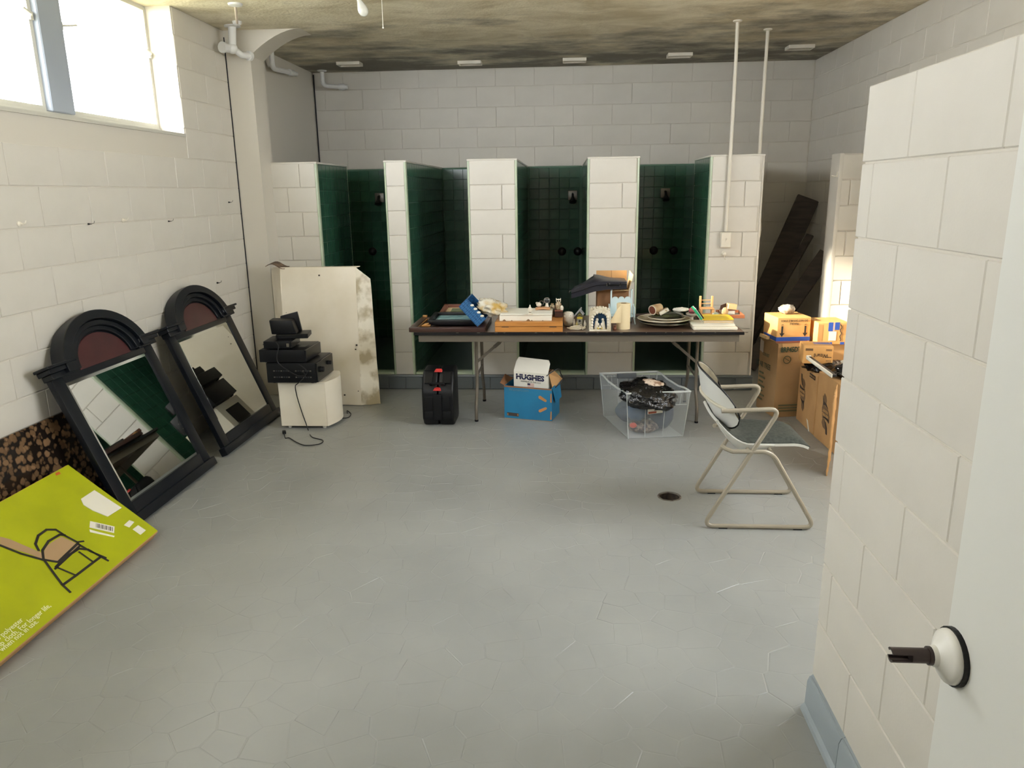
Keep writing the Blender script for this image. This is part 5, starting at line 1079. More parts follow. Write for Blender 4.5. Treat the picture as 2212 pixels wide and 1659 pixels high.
MB().lathe([(0.030, -0.0012), (0.024, 0.0005), (0.001, 0.001)], 22, V3((0, 0, 0.026))-ax*0.0012, ax).build('inside', mat('dark_red_glaze', (104, 52, 36), 0.4), t, smooth=True)
b = MB(); o_ = V3((0, 0, 0.026))+ax*0.03; sdv = V3((0.2, -0.6, -0.5)).normalized(); b.tube(spline([o_+sdv*0.03, o_+sdv*0.05+ax*0.005, o_+sdv*0.05+ax*0.03, o_+sdv*0.03+ax*0.035], 4), 0.004, 7); b.build('handle', M_MUG, t, smooth=True)
t = thing('ceramic_block', 'tilted cream ceramic house piece beside the mug', 'figurine', (PY(1434, 680, 5.52).x, 5.52, zl-0.004), 0, 'ornaments on the table'); b = MB(); b.obox((0, 0, 0.022), V3((0.032, 0, 0.018)), (0, 0.02, 0), V3((-0.006, 0, 0.011))); b.build('block', M_FIG, t, bevel=0.004)
MB().obox((0.012, -0.0205, 0.030), (0.006, 0, 0.0035), (0, 0.001, 0), (-0.003, 0, 0.006)).build('mark', M_OWL, t)
t = thing('lace_bundle', 'crumpled white lace bundle at the back of the plates', 'cloth', (PY(1470, 676, 5.66).x, 5.66, zl-0.004), 0); b = MB(); b.ell((0, 0, 0.014), (0.06, 0.035, 0.016), 20, 10, lambda d: 1+0.3*noise.noise(d*4)); b.build('bundle', M_PAPER, t, smooth=True)
t = thing('dried_twig', 'bundle of brown dried stems lying behind the mug', 'stems', (PY(1432, 668, 5.62).x, 5.62, zl-0.008), 0); b = MB()
for i in range(7): b.tube([(-0.03+0.004*i, 0.0, 0.012+0.004*(i % 3)), (0.02, 0.006*(i-3), 0.022+0.006*(i % 4))], 0.0022, 5)
b.build('stems', mat('dried_stem', (150, 112, 62), 0.7), t, smooth=True)
t = thing('serving_tray', 'thin dark wooden tray leaning at the back left of the plates', 'tray', (PY(1405, 670, 5.95).x, 5.95, ZT)); b = MB(); b.obox((0, 0, 0.030), (0.14, 0, 0.012), (0, 0.05, 0), (-0.001, 0, 0.005)); b.obox((0.13, 0, 0.052), (0.03, 0, 0.006), (0, 0.012, 0), (0, 0, 0.005)); b.obox((0, 0, 0.012), (0.10, 0, 0), (0, 0.04, 0), (0, 0, 0.012)); b.build('tray', M_BRN, t, bevel=0.003)
# ball on a saucer, toy chair, papers, towels, tray
xb_ = PY(1495, 674, 5.80).x
t = thing('footed_cup', 'small cream footed cup holding the red ball', 'cup', (xb_, 5.80, ZT)); MB().lathe([(0.04, 0), (0.04, 0.004), (0.012, 0.012), (0.012, 0.03), (0.045, 0.05), (0.048, 0.062), (0.044, 0.062), (0.03, 0.052), (0.001, 0.05)], 24).build('cup', M_FIG, t, smooth=True)
t = thing('toy_ball', 'small pink red ball with a dark band in the footed cup', 'ball', (xb_, 5.80, ZT+0.0515)); MB().ell((0, 0, 0.027), 0.027, 20, 14).build('ball', mat('pink_red_ball', (176, 92, 98), 0.4, col2=(150, 64, 74), vscale=30), t, smooth=True)
b = MB(); b.tube([(0.0268*math.cos(i*math.pi/14), 0.0268*math.sin(i*math.pi/14), 0.019+0.002*math.sin(i)) for i in range(28)], 0.0025, 6, True); b.build('band', M_INK, t, smooth=True)
q = PY(1525, 681, 5.86); t = thing('wood_riser', 'thin wooden board under the toy ladder back chair', 'board', (q.x, 5.85, ZT)); MB().box(-0.06, 0.06, -0.05, 0.06, 0, q.z-ZT).build('board', M_BRN, t, bevel=0.002)
s_ = (PY(1525, 640, 5.86).z-q.z); M_PINE = mat('toy_pine', (218, 166, 112), 0.45, col2=(204, 150, 96), vscale=10)
t = thing('toy_chair', 'miniature pine ladder back chair standing on the table', 'toy chair', (q.x, 5.85, q.z+0.0005)); hx = 0.045
for sx in (-1, 1): b = MB(); b.box(sx*hx-0.008, sx*hx+0.008, 0.02, 0.034, 0, s_); b.build('back_post', M_PINE, t, bevel=0.002); MB().box(sx*hx-0.008, sx*hx+0.008, -0.045, -0.031, 0, s_*0.40).build('front_leg', M_PINE, t, bevel=0.002)
for z_ in (0.60, 0.78): b = MB(); b.tube([(-hx, 0.027, s_*z_), (hx, 0.027, s_*z_)], 0.0035, 8); b.build('rung', M_PINE, t, smooth=True)
MB().box(-hx-0.006, hx+0.006, -0.048, 0.036, s_*0.36, s_*0.42).build('seat', M_PINE, t, bevel=0.002)
for z_ in (0.08,):
    b = MB(); b.box(-hx, hx, -0.042, -0.034, s_*z_, s_*z_+0.012); b.build('stretcher', M_PINE, t)
q = PY(1540, 706, 5.44)
t = thing('folded_towels', 'folded white towel at the front right of the table', 'towel', (q.x, 5.48, ZT)); M_CLOTH = mat('white_terry', (230, 222, 204), 0.85, bump=0.4, bscale=200)
def soft(name, x0, x1, y0, y1, z0, z1, mt, t, k=0.012): MB().box(x0, x1, y0, y1, z0, z1).build(name, mt, t, bevel=k, seg=4)
soft('fold', -0.148, 0.165, -0.10, 0.12, 0.0, 0.026, M_CLOTH, t, 0.011); soft('fold', -0.155, 0.15, -0.09, 0.12, 0.024, 0.043, M_CLOTH, t, 0.009)
zq = ZT+0.0435
t = thing('paper_stack', 'stack of cream papers between the white towel and yellow envelope', 'papers', (q.x+0.03, 5.50, zq)); 
for i in range(5): MB().box(-0.10+0.004*(i % 2), 0.115-0.006*(i % 3), -0.08+0.003*i, 0.11, 0.005*i, 0.005*i+0.0046).build('sheaf', mat('buff_paper', (222, 184, 130), 0.6) if i % 2 else M_PAPER, t)
t = thing('yellow_envelope', 'bright yellow padded envelope on the paper stack', 'envelope', (q.x+0.035, 5.52, zq+0.0255)); b = MB(); b.grid(lambda u, v: (-0.125+0.23*u, -0.10+0.22*v, 0.007+0.012*math.sin(math.pi*v)*(1-0.5*u)+0.002*noise.noise(V3((u*4, v*4, 1)))), 12, 10, 0.006); b.build('envelope', mat('yellow_paper', (240, 204, 40), 0.45), t, smooth=True)
t = thing('tilted_book', 'green and black book tilted against the yellow envelope', 'book', (q.x-0.105, 5.42, ZT)); dv = V3((0.045, 0, -0.062)).normalized(); nv = V3((-0.062, 0, -0.045)).normalized()
b = MB(); c0 = V3((-0.012, 0.0, 0.082)); b.obox(c0+nv*0.008, dv*0.045, (0, 0.07, 0), nv*0.006); b.build('green_cover', mat('green_cover', (30, 150, 104), 0.4), t); b = MB(); b.obox(c0, dv*0.044, (0, 0.068, 0), nv*0.003); b.build('pages', M_PAPER, t); b = MB(); b.obox(c0-nv*0.006, dv*0.045, (0, 0.07, 0), nv*0.004); b.build('black_cover', M_EDGE, t)
b = MB(); b.obox(c0+nv*0.0145+dv*0.026, dv*0.014, (0, 0.03, 0), nv*0.0006); b.build('label', M_PAPER, t)
t.location.z = ZT+0.0435
q = PY(1603, 693, 5.90); t = thing('wooden_tray', 'small mahogany tray overhanging the right end of the table', 'tray', (TX1+0.005, 5.84, ZT+0.03), rad(-3)); M_TRW = mat('reddish_tray_wood', (158, 96, 62), 0.4)
MB().box(-0.085, 0.085, -0.10, 0.14, 0, 0.006).build('bottom', mat('grey_tray_liner', (168, 162, 150), 0.6), t)
for (x0, x1, y0, y1) in ((-0.09, 0.09, -0.11, -0.10), (-0.09, 0.09, 0.14, 0.15), (-0.09, -0.08, -0.10, 0.14), (0.08, 0.09, -0.10, 0.14)): MB().box(x0, x1, y0, y1, 0, 0.026).build('rim', M_TRW, t, bevel=0.002)
t = thing('tray_riser', 'dark book under the mahogany tray', 'book', (TX1-0.04, 5.86, ZT)); MB().box(-0.035, 0.035, -0.08, 0.10, 0, 0.0295).build('book', M_BRN, t, bevel=0.002)
zz = ZT+0.0365
t = thing('wooden_box', 'small open wooden box with tilted lid in the tray', 'box', (TX1-0.005, 5.90, zz), rad(6)); MB().box(-0.05, 0.05, -0.03, 0.035, 0, 0.03).build('body', M_PAPER, t, bevel=0.002); MB().box(-0.055, 0.06, -0.032, 0.037, 0.031, 0.036).build('shelf', M_MAH, t)
b = MB(); b.obox((0.030, 0.0, 0.060), (0.032, 0, -0.004), (0, 0.03, 0), (0.003, 0, 0.020)); b.build('lid', mat('light_kraft', (222, 190, 140), 0.7), t); b = MB(); b.prism([(-0.05, 0.035, 0.036), (0.0, 0.035, 0.036), (0.008, 0.035, 0.085), (-0.045, 0.035, 0.065)], (0, -0.006, 0)); b.build('back_board', M_BRN, t)
t = thing('shell_fan', 'tan shell propped against the small wooden box', 'shell', (TX1-0.045, 5.80, zz)); b = MB(); b.ell((0, 0, 0.034), (0.026, 0.012, 0.034), 18, 10, lambda d: 1+0.06*math.sin(9*math.atan2(d.x, d.z))); b.build('shell', mat('tan_shell', (216, 178, 128), 0.4), t, smooth=True)
t = thing('glass_dome', 'small greenish glass paperweight right of the toy chair', 'paperweight', (PY(1546, 680, 5.78).x, 5.78, ZT)); MB().lathe([(0.032, 0), (0.034, 0.03), (0.033, 0.045), (0.026, 0.062), (0.012, 0.07), (0.001, 0.072)], 22).build('dome', mat('greenish_glass', (120, 132, 110), 0.1, col2=(206, 206, 192), vscale=25, coat=.6), t, smooth=True)
# ------------------------------------------------------------------ under the table
# black tool case standing on end
t = thing('tool_case', 'upright black hard tool case with red latches', 'tool case', (-0.94, 5.44, 0))
hw, hd, hh = 0.118, 0.14, 0.42
prof = [(-hd+0.05, 0.0), (hd-0.03, 0.0), (hd, 0.03), (hd, hh-0.03), (hd-0.03, hh), (-hd+0.10, hh-0.012), (-hd+0.01, hh-0.13), (-hd, hh-0.17), (-hd, 0.06)]
for sx in (-1, 1):
    b = MB(); b.prism([(sx*0.003, y, z) for y, z in prof], (sx*(hw-0.003), 0, 0)); b.build('half_shell', M_BLACKP, t, bevel=0.018, seg=3)
    for z0, z1 in ((0.07, 0.12), (0.125, 0.235)): MB().box(*sorted((sx*0.035, sx*0.098)), -hd-0.005, -hd+0.02, z0, z1).build('rib_panel', M_BLACKP, t, bevel=0.006, seg=2)
    b = MB(); b.obox((sx*0.068, -hd+0.055, hh-0.058), (0.03, 0, 0), (0, 0.028, 0.036), (0, -0.005, 0.004)); b.build('rib_panel', M_BLACKP, t, bevel=0.003)
MB().box(-0.032, 0.032, -hd-0.008, -hd+0.02, 0.05, 0.25).build('hinge_cover', M_BLACKP, t, bevel=0.005, seg=2)
M_LATCH = mat('red_latch', (206, 60, 56), 0.4)
for y, z in ((-hd+0.004, hh-0.142), (-hd+0.088, hh-0.020)): b = MB(); b.prism([(-0.032, y-0.008, z), (0.03, y-0.008, z), (0.022, y-0.008, z+0.016), (-0.02, y-0.008, z+0.016)], (0, 0.03, 0.006)); b.build('latch', M_LATCH, t, bevel=0.002)
b = MB(); b.tube(fillet([(-0.05, -hd+0.022, hh-0.10), (-0.05, -hd-0.005, hh-0.085), (0.05, -hd-0.005, hh-0.085), (0.05, -hd+0.022, hh-0.10)], 0.02), 0.010, 8); b.build('handle', M_BLACKP, t, smooth=True)
# blue carton
p0, p1, p2 = FZ(1090, 903), FZ(1192, 911), FZ(1208, 890)
ux = (p1-p0).normalized(); uy = V3((-ux.y, ux.x, 0)); L1 = (p1-p0).length; D1 = 0.24; HB1 = 0.262
t = thing('blue_carton', 'blue printed carton on the floor with open flaps', 'carton', (p0+p1)/2+uy*D1/2)
M_BLUEC = mat('blue_printed_card', (34, 124, 168), 0.5, col2=(28, 112, 156), vscale=4)
M_CARDIN = mat('carton_inside', (150, 104, 70), 0.8)
def BP(a, d, z): return p0+ux*a+uy*d+V3((0, 0, z))
def panel(name, pts, vec, mt, tt): b = MB(); b.prism(pts, vec); return b.build(name, mt, tt, world=True)
w = 0.004
panel('front_wall', [BP(0, 0, 0.002), BP(L1, 0, 0.002), BP(L1, 0, HB1-0.006), BP(0, 0, HB1)], uy*w, M_BLUEC, t); panel('back_wall', [BP(0, D1-w, 0.002), BP(L1, D1-w, 0.002), BP(L1, D1-w, HB1), BP(0, D1-w, HB1)], uy*w, M_BLUEC, t)
panel('side_wall', [BP(0, w, 0.002), BP(0, D1-w, 0.002), BP(0, D1-w, HB1), BP(0, w, HB1)], ux*w, M_BLUEC, t); panel('side_wall', [BP(L1-w, w, 0.002), BP(L1-w, D1-w, 0.002), BP(L1-w, D1-w, HB1), BP(L1-w, w, HB1)], ux*w, M_BLUEC, t)
panel('bottom', [BP(0, 0, 0), BP(L1, 0, 0), BP(L1, D1, 0), BP(0, D1, 0)], V3((0, 0, 0.004)), M_CARD, t)
panel('flap', [BP(0, w, HB1), BP(0, D1-w, HB1), BP(-0.05, D1*0.75, HB1+0.045), BP(-0.04, 0.02, HB1+0.012)], ux*0.003, M_CARDIN, t)
panel('flap', [BP(L1, w, HB1), BP(L1, D1-w, HB1), BP(L1+0.02, D1-0.02, HB1-0.12), BP(L1+0.02, 0.04, HB1-0.12)], ux*0.003, M_BLUEC, t)
panel('front_edge', [BP(0.0, -0.0008, HB1-0.012), BP(L1, -0.0008, HB1-0.016), BP(L1, -0.0008, HB1-0.006), BP(0, -0.0008, HB1)], uy*-0.0006, M_CARDIN, t)
M_TANP = mat('tan_ray_print', (192, 132, 76), 0.6)
def ray_print(a0, z0, a1, z1, ww):
    P0, P1 = V3((a0, 0, z0)), V3((a1, 0, z1)); d = (P1-P0).normalized(); s_ = V3((-d.z, 0, d.x)); pts = []
    for k in range(9): w_ = math.pi/2+math.pi*k/8; pts.append(P0+d*ww*math.cos(w_)+s_*ww*math.sin(w_))
    for k in range(9): w_ = -math.pi/2+math.pi*k/8; pts.append(P1+d*ww*0.8*math.cos(w_)+s_*ww*0.8*math.sin(w_))
    panel('ray_mark', [BP(q.x, -0.0006, q.z) for q in pts], uy*-0.0006, M_TANP, t)
kx = L1/103.0
ray_print(0.285, 0.186, 0.327, 0.162, 0.0125); ray_print(0.285, 0.078, 0.330, 0.102, 0.0115)
panel('ray_mark', [BP(L1-0.012, -0.0006, 0.15), BP(L1-0.001, -0.0006, 0.15), BP(L1-0.001, -0.0006, 0.22), BP(L1-0.01, -0.0006, 0.22)], uy*-0.0006, M_TANP, t); panel('ray_mark', [BP(L1-0.013, -0.0006, 0.015), BP(L1-0.001, -0.0006, 0.015), BP(L1-0.001, -0.0006, 0.08), BP(L1-0.01, -0.0006, 0.08)], uy*-0.0006, M_TANP, t)
panel('small_label', [BP(0.022, -0.0006, 0.024), BP(0.115, -0.0006, 0.020), BP(0.115, -0.0006, 0.046), BP(0.022, -0.0006, 0.050)], uy*-0.0006, mat('dark_label', (74, 60, 54), 0.6), t)
for a in (0.028, 0.108): panel('small_label', [BP(a-0.004, -0.0013, 0.026), BP(a+0.004, -0.0013, 0.026), BP(a+0.004, -0.0013, 0.042), BP(a-0.004, -0.0013, 0.042)], uy*-0.0004, M_TANP, t)
text(t, 'Walmart.com', BP(0.118, 0, 0.232), ux, V3((0, 0, 1)), 0.030, mat('faded_grey_blue_print', (96, 134, 150), 0.6), 'faded_print', wscale=0.95)
# white HUGHES carton inside it
hx0, hx1, hy = 0.068, 0.338, 0.035; hb, ht, hf = 0.006, 0.372, 0.475
t = thing('white_carton_box', 'white carton lettered HUGHES standing inside the blue carton', 'carton', BP((hx0+hx1)/2, 0.12, 0.0))
M_WBOX = mat('white_coated_card', (230, 226, 214), 0.5); SK = 0.012
def HP(a, d, z): return BP(a, hy+d, z-SK*(a-hx0)/(hx1-hx0))
panel('front_wall', [HP(hx0, 0, hb+0.012), HP(hx1, 0, hb+0.012), HP(hx1, 0, ht), HP(hx0, 0, ht)], uy*w, M_WBOX, t); panel('back_wall', [HP(hx0, 0.16, hb+0.012), HP(hx1, 0.16, hb+0.012), HP(hx1, 0.16, ht), HP(hx0, 0.16, ht)], uy*w, M_CARDIN, t)
for a in (hx0, hx1-w): panel('side_wall', [HP(a, w, hb+0.012), HP(a, 0.16, hb+0.012), HP(a, 0.16, ht), HP(a, w, ht)], ux*w, M_WBOX, t)
panel('bottom', [HP(hx0, 0, hb+0.010), HP(hx1, 0, hb+0.010), HP(hx1, 0.16, hb+0.010), HP(hx0, 0.16, hb+0.010)], V3((0, 0, 0.003)), M_WBOX, t)
panel('front_flap', [HP(hx0, 0, ht), HP(hx1, 0, ht), HP(hx1+0.008, 0.035, hf-0.03), HP(hx1-0.004, 0.042, hf-0.004), HP(hx0+0.03, 0.042, hf), HP(hx0+0.012, 0.035, hf-0.03)], uy*0.003, M_WBOX, t)
panel('side_flap', [HP(hx1, 0.02, ht), HP(hx1, 0.155, ht), HP(hx1+0.075, 0.14, ht-0.06), HP(hx1+0.03, 0.03, ht-0.125)], V3((0.003, 0, 0.001)), M_CARD, t)
M_NAVY = mat('navy_ink', (22, 22, 66), 0.5)
up = V3((0, 0, 1)); uxs = (HP(hx1, 0, ht)-HP(hx0, 0, ht)).normalized()
text(t, 'HUGHES', HP((hx0+hx1)/2-0.006, 0, 0.330), uxs, up, 0.055, M_NAVY, 'lettering', wscale=1.05, bold=0.003)
for s_ in (0.007,): panel('lettering_stripe', [HP(hx0+0.02, -0.0018, 0.3385), HP(hx1-0.03, -0.0018, 0.3385), HP(hx1-0.03, -0.0018, 0.340), HP(hx0+0.02, -0.0018, 0.340)], uy*-0.0004, M_WBOX, t)
text(t, 'ASSEMBLED IN THE U.S.A.', HP((hx0+hx1)/2, 0, 0.297), uxs, up, 0.0165, M_INK, 'lettering', wscale=0.86)
fa = (hx0+hx1)/2-0.026
def fl(n_, a0, a1, z0, z1, mt, d=0.0): panel(n_, [HP(fa+a0, -0.0008-d, z0), HP(fa+a1, -0.0008-d, z0), HP(fa+a1, -0.0008-d, z1), HP(fa+a0, -0.0008-d, z1)], uy*-0.0005, mt, t)
fl('printed_flag', 0, 0.052, 0.258, 0.286, mat('flag_pale_red', (206, 150, 138), 0.6))
for k in range(3): fl('printed_flag', 0, 0.052, 0.262+k*0.008, 0.2655+k*0.008, M_WBOX, 0.0006)
fl('printed_flag', 0, 0.022, 0.272, 0.286, M_NAVY, 0.0012)
cord('strap', t, [HP(hx1-0.008, -0.008, ht-0.012), HP(hx1+0.01, 0.02, ht+0.004), HP(hx1+0.06, 0.08, ht+0.03), HP(hx1+0.075, 0.10, ht-0.01), HP(hx1+0.09, 0.11, ht-0.06), HP(hx1+0.05, 0.06, ht-0.105), HP(hx1+0.028, 0.02, ht-0.12)], 0.004)
# clear storage tote
q0, q1 = FZ(1357, 948), FZ(1475, 943); ux = (q1-q0).normalized(); uy = V3((-ux.y, ux.x, 0)); uy = (uy+ux*-0.10).normalized()
TWd, TL, THt = (q1-q0).length, 0.56, 0.335
t = thing('storage_tote', 'clear plastic storage tote packed with dark cloth', 'storage tote', (q0+q1)/2+uy*TL/2)
M_CLEAR = mat('hazy_clear_plastic', (220, 226, 228), 0.28, alpha=0.10, spec=0.5); M_CLEAR2 = mat('hazy_plastic_rim', (226, 230, 228), 0.35, alpha=0.5)
def QP(u, v, z):                                    # flared walls
    f = z/THt*0.028; a = -f+u*(TWd+2*f); d = -f+v*(TL+2*f); return q0+ux*a+uy*d+V3((0, 0, z+0.002))
def pan(name, fn, mt, nu=6, nv=6, th=0.0022): return MB().grid(fn, nu, nv, th).build(name, mt, t, world=True, smooth=True, ang=50)
pan('front_wall', lambda u, v: QP(u, 0, v*THt*0.985), M_CLEAR); pan('back_wall', lambda u, v: QP(1-u, 1, v*THt*0.985), M_CLEAR); pan('side_wall', lambda u, v: QP(0, 1-u, v*THt*0.985), M_CLEAR); pan('side_wall', lambda u, v: QP(1, u, v*THt*0.985), M_CLEAR)
pan('bottom', lambda u, v: QP(u, v, 0), M_CLEAR2, th=-0.002)
rimp = []
for (a, c) in (((0, 0), (1, 0)), ((1, 0), (1, 1)), ((1, 1), (0, 1)), ((0, 1), (0, 0))):
    for k in range(6): f_ = k/6; u_, v_ = a[0]+(c[0]-a[0])*f_, a[1]+(c[1]-a[1])*f_; rimp.append(QP(u_, v_, THt-(0.012 if 0.2 < f_ < 0.8 and a[1] != c[1] else 0)))
b = MB(); b.tube(rimp, 0.007, 8, True); b.build('rim', M_CLEAR2, t, world=True, smooth=True)
def rib(p, q, r_): MB().tube([p, q], r_, 6).build('rib', M_CLEAR2, t, world=True, smooth=True)
for v_ in (0, 1):
    for u_ in (0.30, 0.62): rib(QP(u_, v_, 0.01), QP(u_, v_, THt*0.95), 0.0022)
    for (u0_, u1_) in ((0.03, 0.30), (0.62, 0.97)): rib(QP(u0_, v_, THt*0.72), QP(u1_, v_, THt*0.72), 0.0018)
    for u_ in (0.13, 0.2, 0.74, 0.86): rib(QP(u_, v_, THt*0.72), QP(u_, v_, THt*0.95), 0.0015)
for u_, v_ in ((0, 0), (1, 0), (0, 1), (1, 1)): rib(QP(u_, v_, 0.0), QP(u_, v_, THt), 0.003)
b = MB(); b.obox(QP(0.46, 1, THt*0.93), ux*0.075, uy*0.012, (0, 0, 0.02)); b.build('handle', mat('grey_handle', (84, 88, 92), 0.4), t, world=True, bevel=0.006, seg=2)
lp = [QP(0.335, -0.006, 0.178), QP(0.585, -0.006, 0.187), QP(0.585, -0.006, 0.245), QP(0.335, -0.006, 0.215)]
b = MB(); b.prism(lp, uy*-0.001); lb = b.build('paper_label', M_PAPER, t, world=True)
b = MB(); b.prism([QP(0.345, -0.009, 0.181), QP(0.48, -0.009, 0.186), QP(0.48, -0.009, 0.20), QP(0.345, -0.009, 0.197)], uy*-0.0006); b.build('label_print', mat('rust_print', (150, 74, 48), 0.6), lb, world=True); b = MB(); b.prism([QP(0.44, -0.009, 0.204), QP(0.578, -0.009, 0.21), QP(0.578, -0.009, 0.24), QP(0.46, -0.009, 0.224)], uy*-0.0006); b.build('label_print', mat('dark_photo_print', (70, 74, 66), 0.6), lb, world=True)
def blob(name, label, cat, c, r_, mt, amp=0.18, fr=2.2, seed=0, nu=28, nv=16, grp=None):
    b = MB(); b.ell((0, 0, 0), r_, nu, nv, lambda d: 1+amp*noise.noise(d*fr+V3((seed, 0, 0)))+amp*0.45*noise.noise(d*fr*3.1+V3((0, seed, 0))))
    o = b.build(name, mt, smooth=True, ang=70); o.location = c; return tag(o, label, cat, grp)
M_JEAN = mat('navy_cloth', (38, 50, 72), 0.85, bump=0.4, bscale=120); M_TEAL = mat('teal_blue_cloth', (48, 78, 108), 0.85, bump=0.4, bscale=90)
zb = 0.008
o = blob('folded_cloth', 'navy cloth bundle at the right inside the clear tote', 'cloth', QP(0.74, 0.30, 0.142), (0.085, 0.13, 0.128), M_JEAN, 0.06, seed=3, grp='things inside the clear tote')
o = blob('folded_cloth', 'teal blue cloth bundle at the left inside the clear tote', 'cloth', QP(0.26, 0.22, 0.168), (0.075, 0.095, 0.072), M_TEAL, 0.08, seed=5, grp='things inside the clear tote')
o = blob('folded_cloth', 'grey blue cloth filling the back of the clear tote', 'cloth', QP(0.42, 0.62, 0.10), (0.14, 0.15, 0.088), mat('grey_blue_cloth', (84, 94, 106), 0.85, col2=(60, 70, 84), vscale=8), 0.08, seed=9, grp='things inside the clear tote')
o = blob('patterned_scarf', 'brown patterned scarf at the bottom of the clear tote', 'cloth', QP(0.36, 0.20, 0.054), (0.11, 0.085, 0.044), mat('brown_pattern', (132, 112, 98), 0.8, col2=(70, 58, 56), vscale=40, lo=.45, hi=.55), 0.1, seed=2, grp='things inside the clear tote')
o = blob('red_trinket', 'small red and orange trinket in the lower corner of the tote', 'trinket', QP(0.13, 0.075, 0.085), (0.026, 0.018, 0.02), mat('red_orange_gloss', (206, 84, 62), 0.3), 0.1, seed=8, nu=14, nv=8)
M_BBAG = mat('black_bin_bag', (9, 9, 11), 0.2, bump=1.0, bscale=22, bdist=0.02, spec=0.6)
def bagfn(d): return 1+0.22*noise.noise(d*2.0+V3((4, 0, 0)))+0.12*noise.noise(d*6)+0.06*noise.noise(d*14)
b = MB(); b.ell((0, 0, 0), (0.19, 0.165, 0.082), 56, 28, bagfn); o = b.build('black_bag', M_BBAG, smooth=True, ang=80); o.location = QP(0.40, 0.13, 0.305); o.rotation_euler = (rad(14), rad(8), rad(-8)); tag(o, 'shiny black bin bag bulging over the front of the clear tote', 'bag')
b = MB(); b.ell((0, 0, 0), (0.078, 0.06, 0.014), 28, 10, lambda d: 1+0.16*noise.noise(d*4)); o = b.build('white_lace_trim', mat('cream_lace', (214, 196, 178), 0.5, col2=(150, 120, 98), vscale=32, lo=.5, hi=.6, bump=.8, bscale=60), smooth=True); o.location = QP(0.48, 0.15, 0.385); o.rotation_euler = (rad(6), rad(9), 0); tag(o, 'cream beaded lace piece on top of the black bag', 'lace')
# ------------------------------------------------------------------ office chair with sled frame
M_TUBE = mat('warm_grey_tube', (160, 152, 136), 0.38, metal=0.15); M_SHELL = mat('light_grey_shell', (206, 206, 200), 0.4); M_FAB = mat('dark_grey_green_fabric', (66, 70, 64), 0.9, col2=(48, 52, 48), vscale=60, bump=0.5, bscale=220)
M_FAB2 = mat('worn_olive_fabric', (120, 112, 92), 0.9, col2=(98, 92, 76), vscale=14, bump=0.4, bscale=200)
t = thing('armchair', 'grey tubular armchair with dark fabric seat facing right', 'chair', (1.0, 3.85, 0), 0)
Yn, Yf = 3.62, 4.085; R_ = 0.0115
def side(Y, dx):
    pts = [(0.775, Y, 0.628), (1.06, Y, 0.640), (0.715, Y, 0.0125), (1.275, Y, 0.0125), (1.035, Y, 0.418), (0.84, Y, 0.418)]
    return [V3((x+dx, y, z)) for x, y, z in pts]
for Y, dx in ((Yn, 0.0), (Yf, 0.028)):
    P = side(Y, dx); b = MB(); path = fillet(P, 0.055, 6)
    inw = 1 if Y == Yn else -1; path = path+[V3((0.815+dx, Y+inw*0.03, 0.421)), V3((0.80+dx, Y+inw*0.06, 0.424))]
    b.tube(path, R_, 10); b.build('side_frame', M_TUBE, t, world=True, smooth=True)
    for x in (0.815, 1.19): MB().box(x+dx-0.022, x+dx+0.022, Y-0.009, Y+0.009, 0.0, 0.005).build('glide', M_BLACKP, t, world=True)
for x, z in ((0.92, 0.418),): MB().tube([(x, Yn, z), (x+0.028, Yf, z)], 0.009, 8).build('cross_tube', M_TUBE, t, world=True, smooth=True); MB().tube([(1.03, Yn, z), (1.058, Yf, z)], 0.009, 8).build('cross_tube', M_TUBE, t, world=True, smooth=True)
# seat: shell and pad, swept up at the back
def seatp(u, v, off=0.0):                            # u: back to front, v: near to far side
    x = 0.77+0.465*u; e = 1-0.06*u; y = 3.852+(v-0.5)*0.40*(0.90+0.10*math.sin(math.pi*min(1, u*1.1)))+0.028*u*0.3
    rise = 0.115*max(0, (0.34-u)/0.34)**1.7; roll = -0.018*max(0, (u-0.82)/0.18)**2
    dish = 0.012*(2*v-1)**2*(1-u)
    return V3((x-0.01*off, y, 0.440+rise+roll+dish+off))
b = MB(); b.grid(lambda u, v: seatp(u, v, 0.0), 18, 12, 0.012); b.build('seat_shell', M_SHELL, t, world=True, smooth=True, ang=60)
b = MB(); b.grid(lambda u, v: seatp(0.03+0.985*u, 0.015+0.97*v, 0.004+0.026*(1-(2*u-1)**6)*(1-(2*v-1)**6)), 20, 14, 0.006); b.build('seat_pad', M_FAB, t, world=True, smooth=True, ang=60)
def skirt(v0, inw):                                   # shell side under the pad, deepest at the rear
    def fn(u, v):
        e = seatp(0.62*u, v0, -0.004); dep = 0.075*(1-u)**0.8+0.012
        return V3((e.x+0.05*v*(1-u), e.y+inw*0.035*v*v, e.z-dep*v))
    return fn
for v0, inw in ((0.0, 1), (1.0, -1)): b = MB(); b.grid(skirt(v0, inw), 12, 6, 0.005); b.build('seat_skirt', M_SHELL, t, world=True, smooth=True, ang=60)
b = MB(); b.grid(lambda u, v: seatp(0.0, u, -0.004)+V3((0.05*v, 0, -0.087*v)), 12, 6, 0.005); b.build('seat_skirt', M_SHELL, t, world=True, smooth=True, ang=60)
